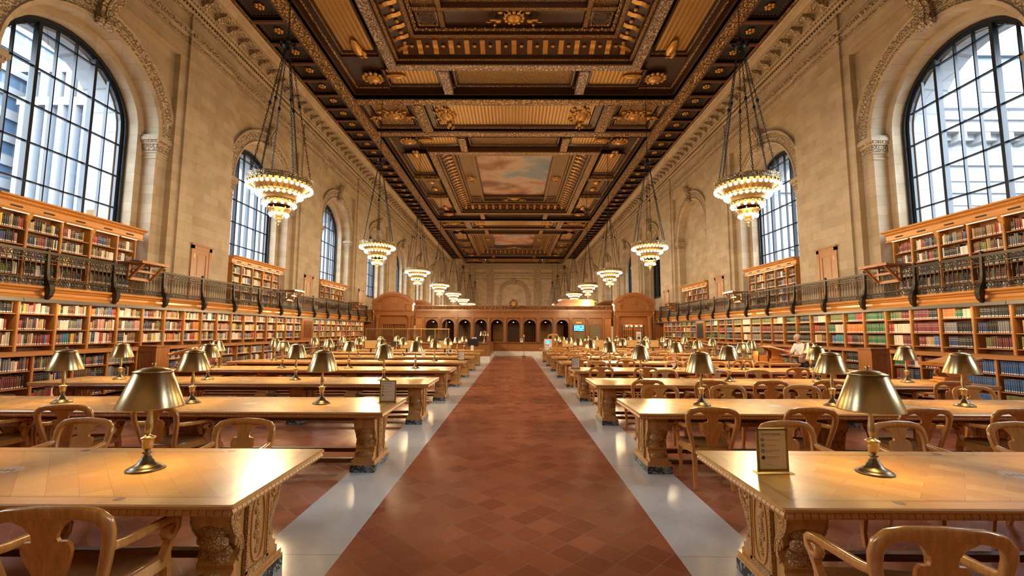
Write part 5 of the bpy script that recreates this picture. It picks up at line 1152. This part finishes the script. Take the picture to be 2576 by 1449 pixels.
tower('street_building','pale banded block outside the third left window',-75,-56,150,190,75,M['office_glazing'],0,4.2)
# own stone wing on the right
o=thing('stone_wing','white stone wing with arched windows and cornice outside the right windows','building',(34,29.5,-12)); m=MB(); YW=24.9-29.5
ARC=[(19.6-34,2.4),(32.6-34,2.4),(45.6-34,2.4)]
def wing(t):
    edges=[14.2-34,26.1-34,39.1-34,56-34]
    for (xc,r),a,b in zip(ARC,edges,edges[1:]): arch_sheet(t,YW,a,b,0,27.5,xc,r,18.2-.9,0,18); reveal(t,YW,YW+.9,xc,r,r,18.2-.9,0,0,18)
xmap(m,wing); m.box(14.2-34,56-34,YW+.9,5,0,27.5) if False else None
for z0,z1,p in ((12.0,12.5,.3),(20.9,21.1,.12),(21.6,21.9,.2),(22.3,22.5,.15),(23.2,23.6,.25),(24.6,24.9,.4),(24.9,25.5,.9),(25.5,25.8,1.1),(26.6,27.5,.3)): m.box(14.0-34,56-34,YW-p,YW,z0,z1)
x=14.5-34
while x<22: m.box(x,x+.45,YW-.85,YW,24.4,24.9); x+=1.3
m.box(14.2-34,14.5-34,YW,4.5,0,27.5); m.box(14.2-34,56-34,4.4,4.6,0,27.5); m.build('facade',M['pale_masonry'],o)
v=MB()
for xc,r in ARC:
    for i in range(13):
        a=PI*i/12; c,s_=cos(a),sin(a); v.add([(xc+c*r*1.08-s_*.02,YW-.03,17.3+s_*r*1.08+c*.02),(xc+c*r*1.75-s_*.035,YW-.03,17.3+s_*r*1.75+c*.035),(xc+c*r*1.75+s_*.035,YW-.03,17.3+s_*r*1.75-c*.035),(xc+c*r*1.08+s_*.02,YW-.03,17.3+s_*r*1.08-c*.02)],[(0,1,2,3)])
v.build('voussoir_joints',M['joint_grey'],o)
g=MB()
for xc,r in ARC: g.box(xc-r,xc+r,YW+.8,YW+.85,0,17.3+r)
g.build('window_glass',M['blue_glass'],o)
o=thing('glass_screen_wall','pale glass wall panels at the foot of the stone wing outside','wall',(30,22.6,-12)); m=MB()
for k in range(14): m.box(-15+2.2*k,-12.9+2.2*k,0,.06,0,18.3)
m.build('panels',M['pale_glass'],o); m=MB()
for k in range(15): m.box(-15.12+2.2*k,-14.98+2.2*k,-.08,.1,0,18.5)
m.build('mullions',M['steel_grey'],o)
tower('street_glass_building','pale green glass building above the stone wing outside',24,70,40,60,30,M['pale_glass'],0,3.6)
# ---------------------------------------------------------------- daylight, camera, colour
w=bpy.data.worlds.new('sky'); bpy.context.scene.world=w; w.use_nodes=True; nt=w.node_tree; bg=nt.nodes['Background']
tc=nt.nodes.new('ShaderNodeTexCoord'); sx=nt.nodes.new('ShaderNodeSeparateXYZ'); rp=nt.nodes.new('ShaderNodeValToRGB'); rp.color_ramp.elements[0].position=.0; rp.color_ramp.elements[0].color=(.78,.86,.95,1); rp.color_ramp.elements[1].position=.7; rp.color_ramp.elements[1].color=(.80,.91,1.0,1)
nt.links.new(tc.outputs['Generated'],sx.inputs[0]); nt.links.new(sx.outputs[2],rp.inputs[0]); nt.links.new(rp.outputs[0],bg.inputs[0]); bg.inputs[1].default_value=SKY
for s in (-1,1):
    for k in range(9):
        if k>5 or s>0 and k in (3,4): continue
        l=bpy.data.lights.new('portal','AREA'); l.shape='RECTANGLE'; l.size=4.2; l.size_y=5.8; l.cycles.is_portal=True
        o=bpy.data.objects.new('daylight_portal',l); C.objects.link(o); o.location=(s*(XG+.15),YC[k],7.3); o.rotation_euler=(0,s*PI/2,0) 
        o.rotation_euler=Vector((-s,0,0)).to_track_quat('-Z','Z').to_euler()
cam=bpy.data.cameras.new('camera'); co=bpy.data.objects.new('camera',cam); C.objects.link(co)
cam.sensor_width=36; cam.lens=36*FPX/2576; cam.clip_end=1000; cam.clip_start=.05
co.matrix_world=Matrix(((cr.x,cu.x,-cf.x,CLOC.x),(cr.y,cu.y,-cf.y,CLOC.y),(cr.z,cu.z,-cf.z,CLOC.z),(0,0,0,1)))
S_=bpy.context.scene; S_.camera=co
v=S_.view_settings; v.view_transform='Standard'; v.look='None'; v.gamma=1.0; v.exposure=EXPO; v.use_curve_mapping=False
cy=S_.cycles; cy.max_bounces=7; cy.diffuse_bounces=4; cy.glossy_bounces=3; cy.transmission_bounces=3; cy.transparent_max_bounces=10; cy.use_denoising=True; cy.sample_clamp_indirect=6.0; cy.caustics_reflective=False; cy.caustics_refractive=False
cy.use_adaptive_sampling=True; cy.adaptive_threshold=.03; cy.use_light_tree=True
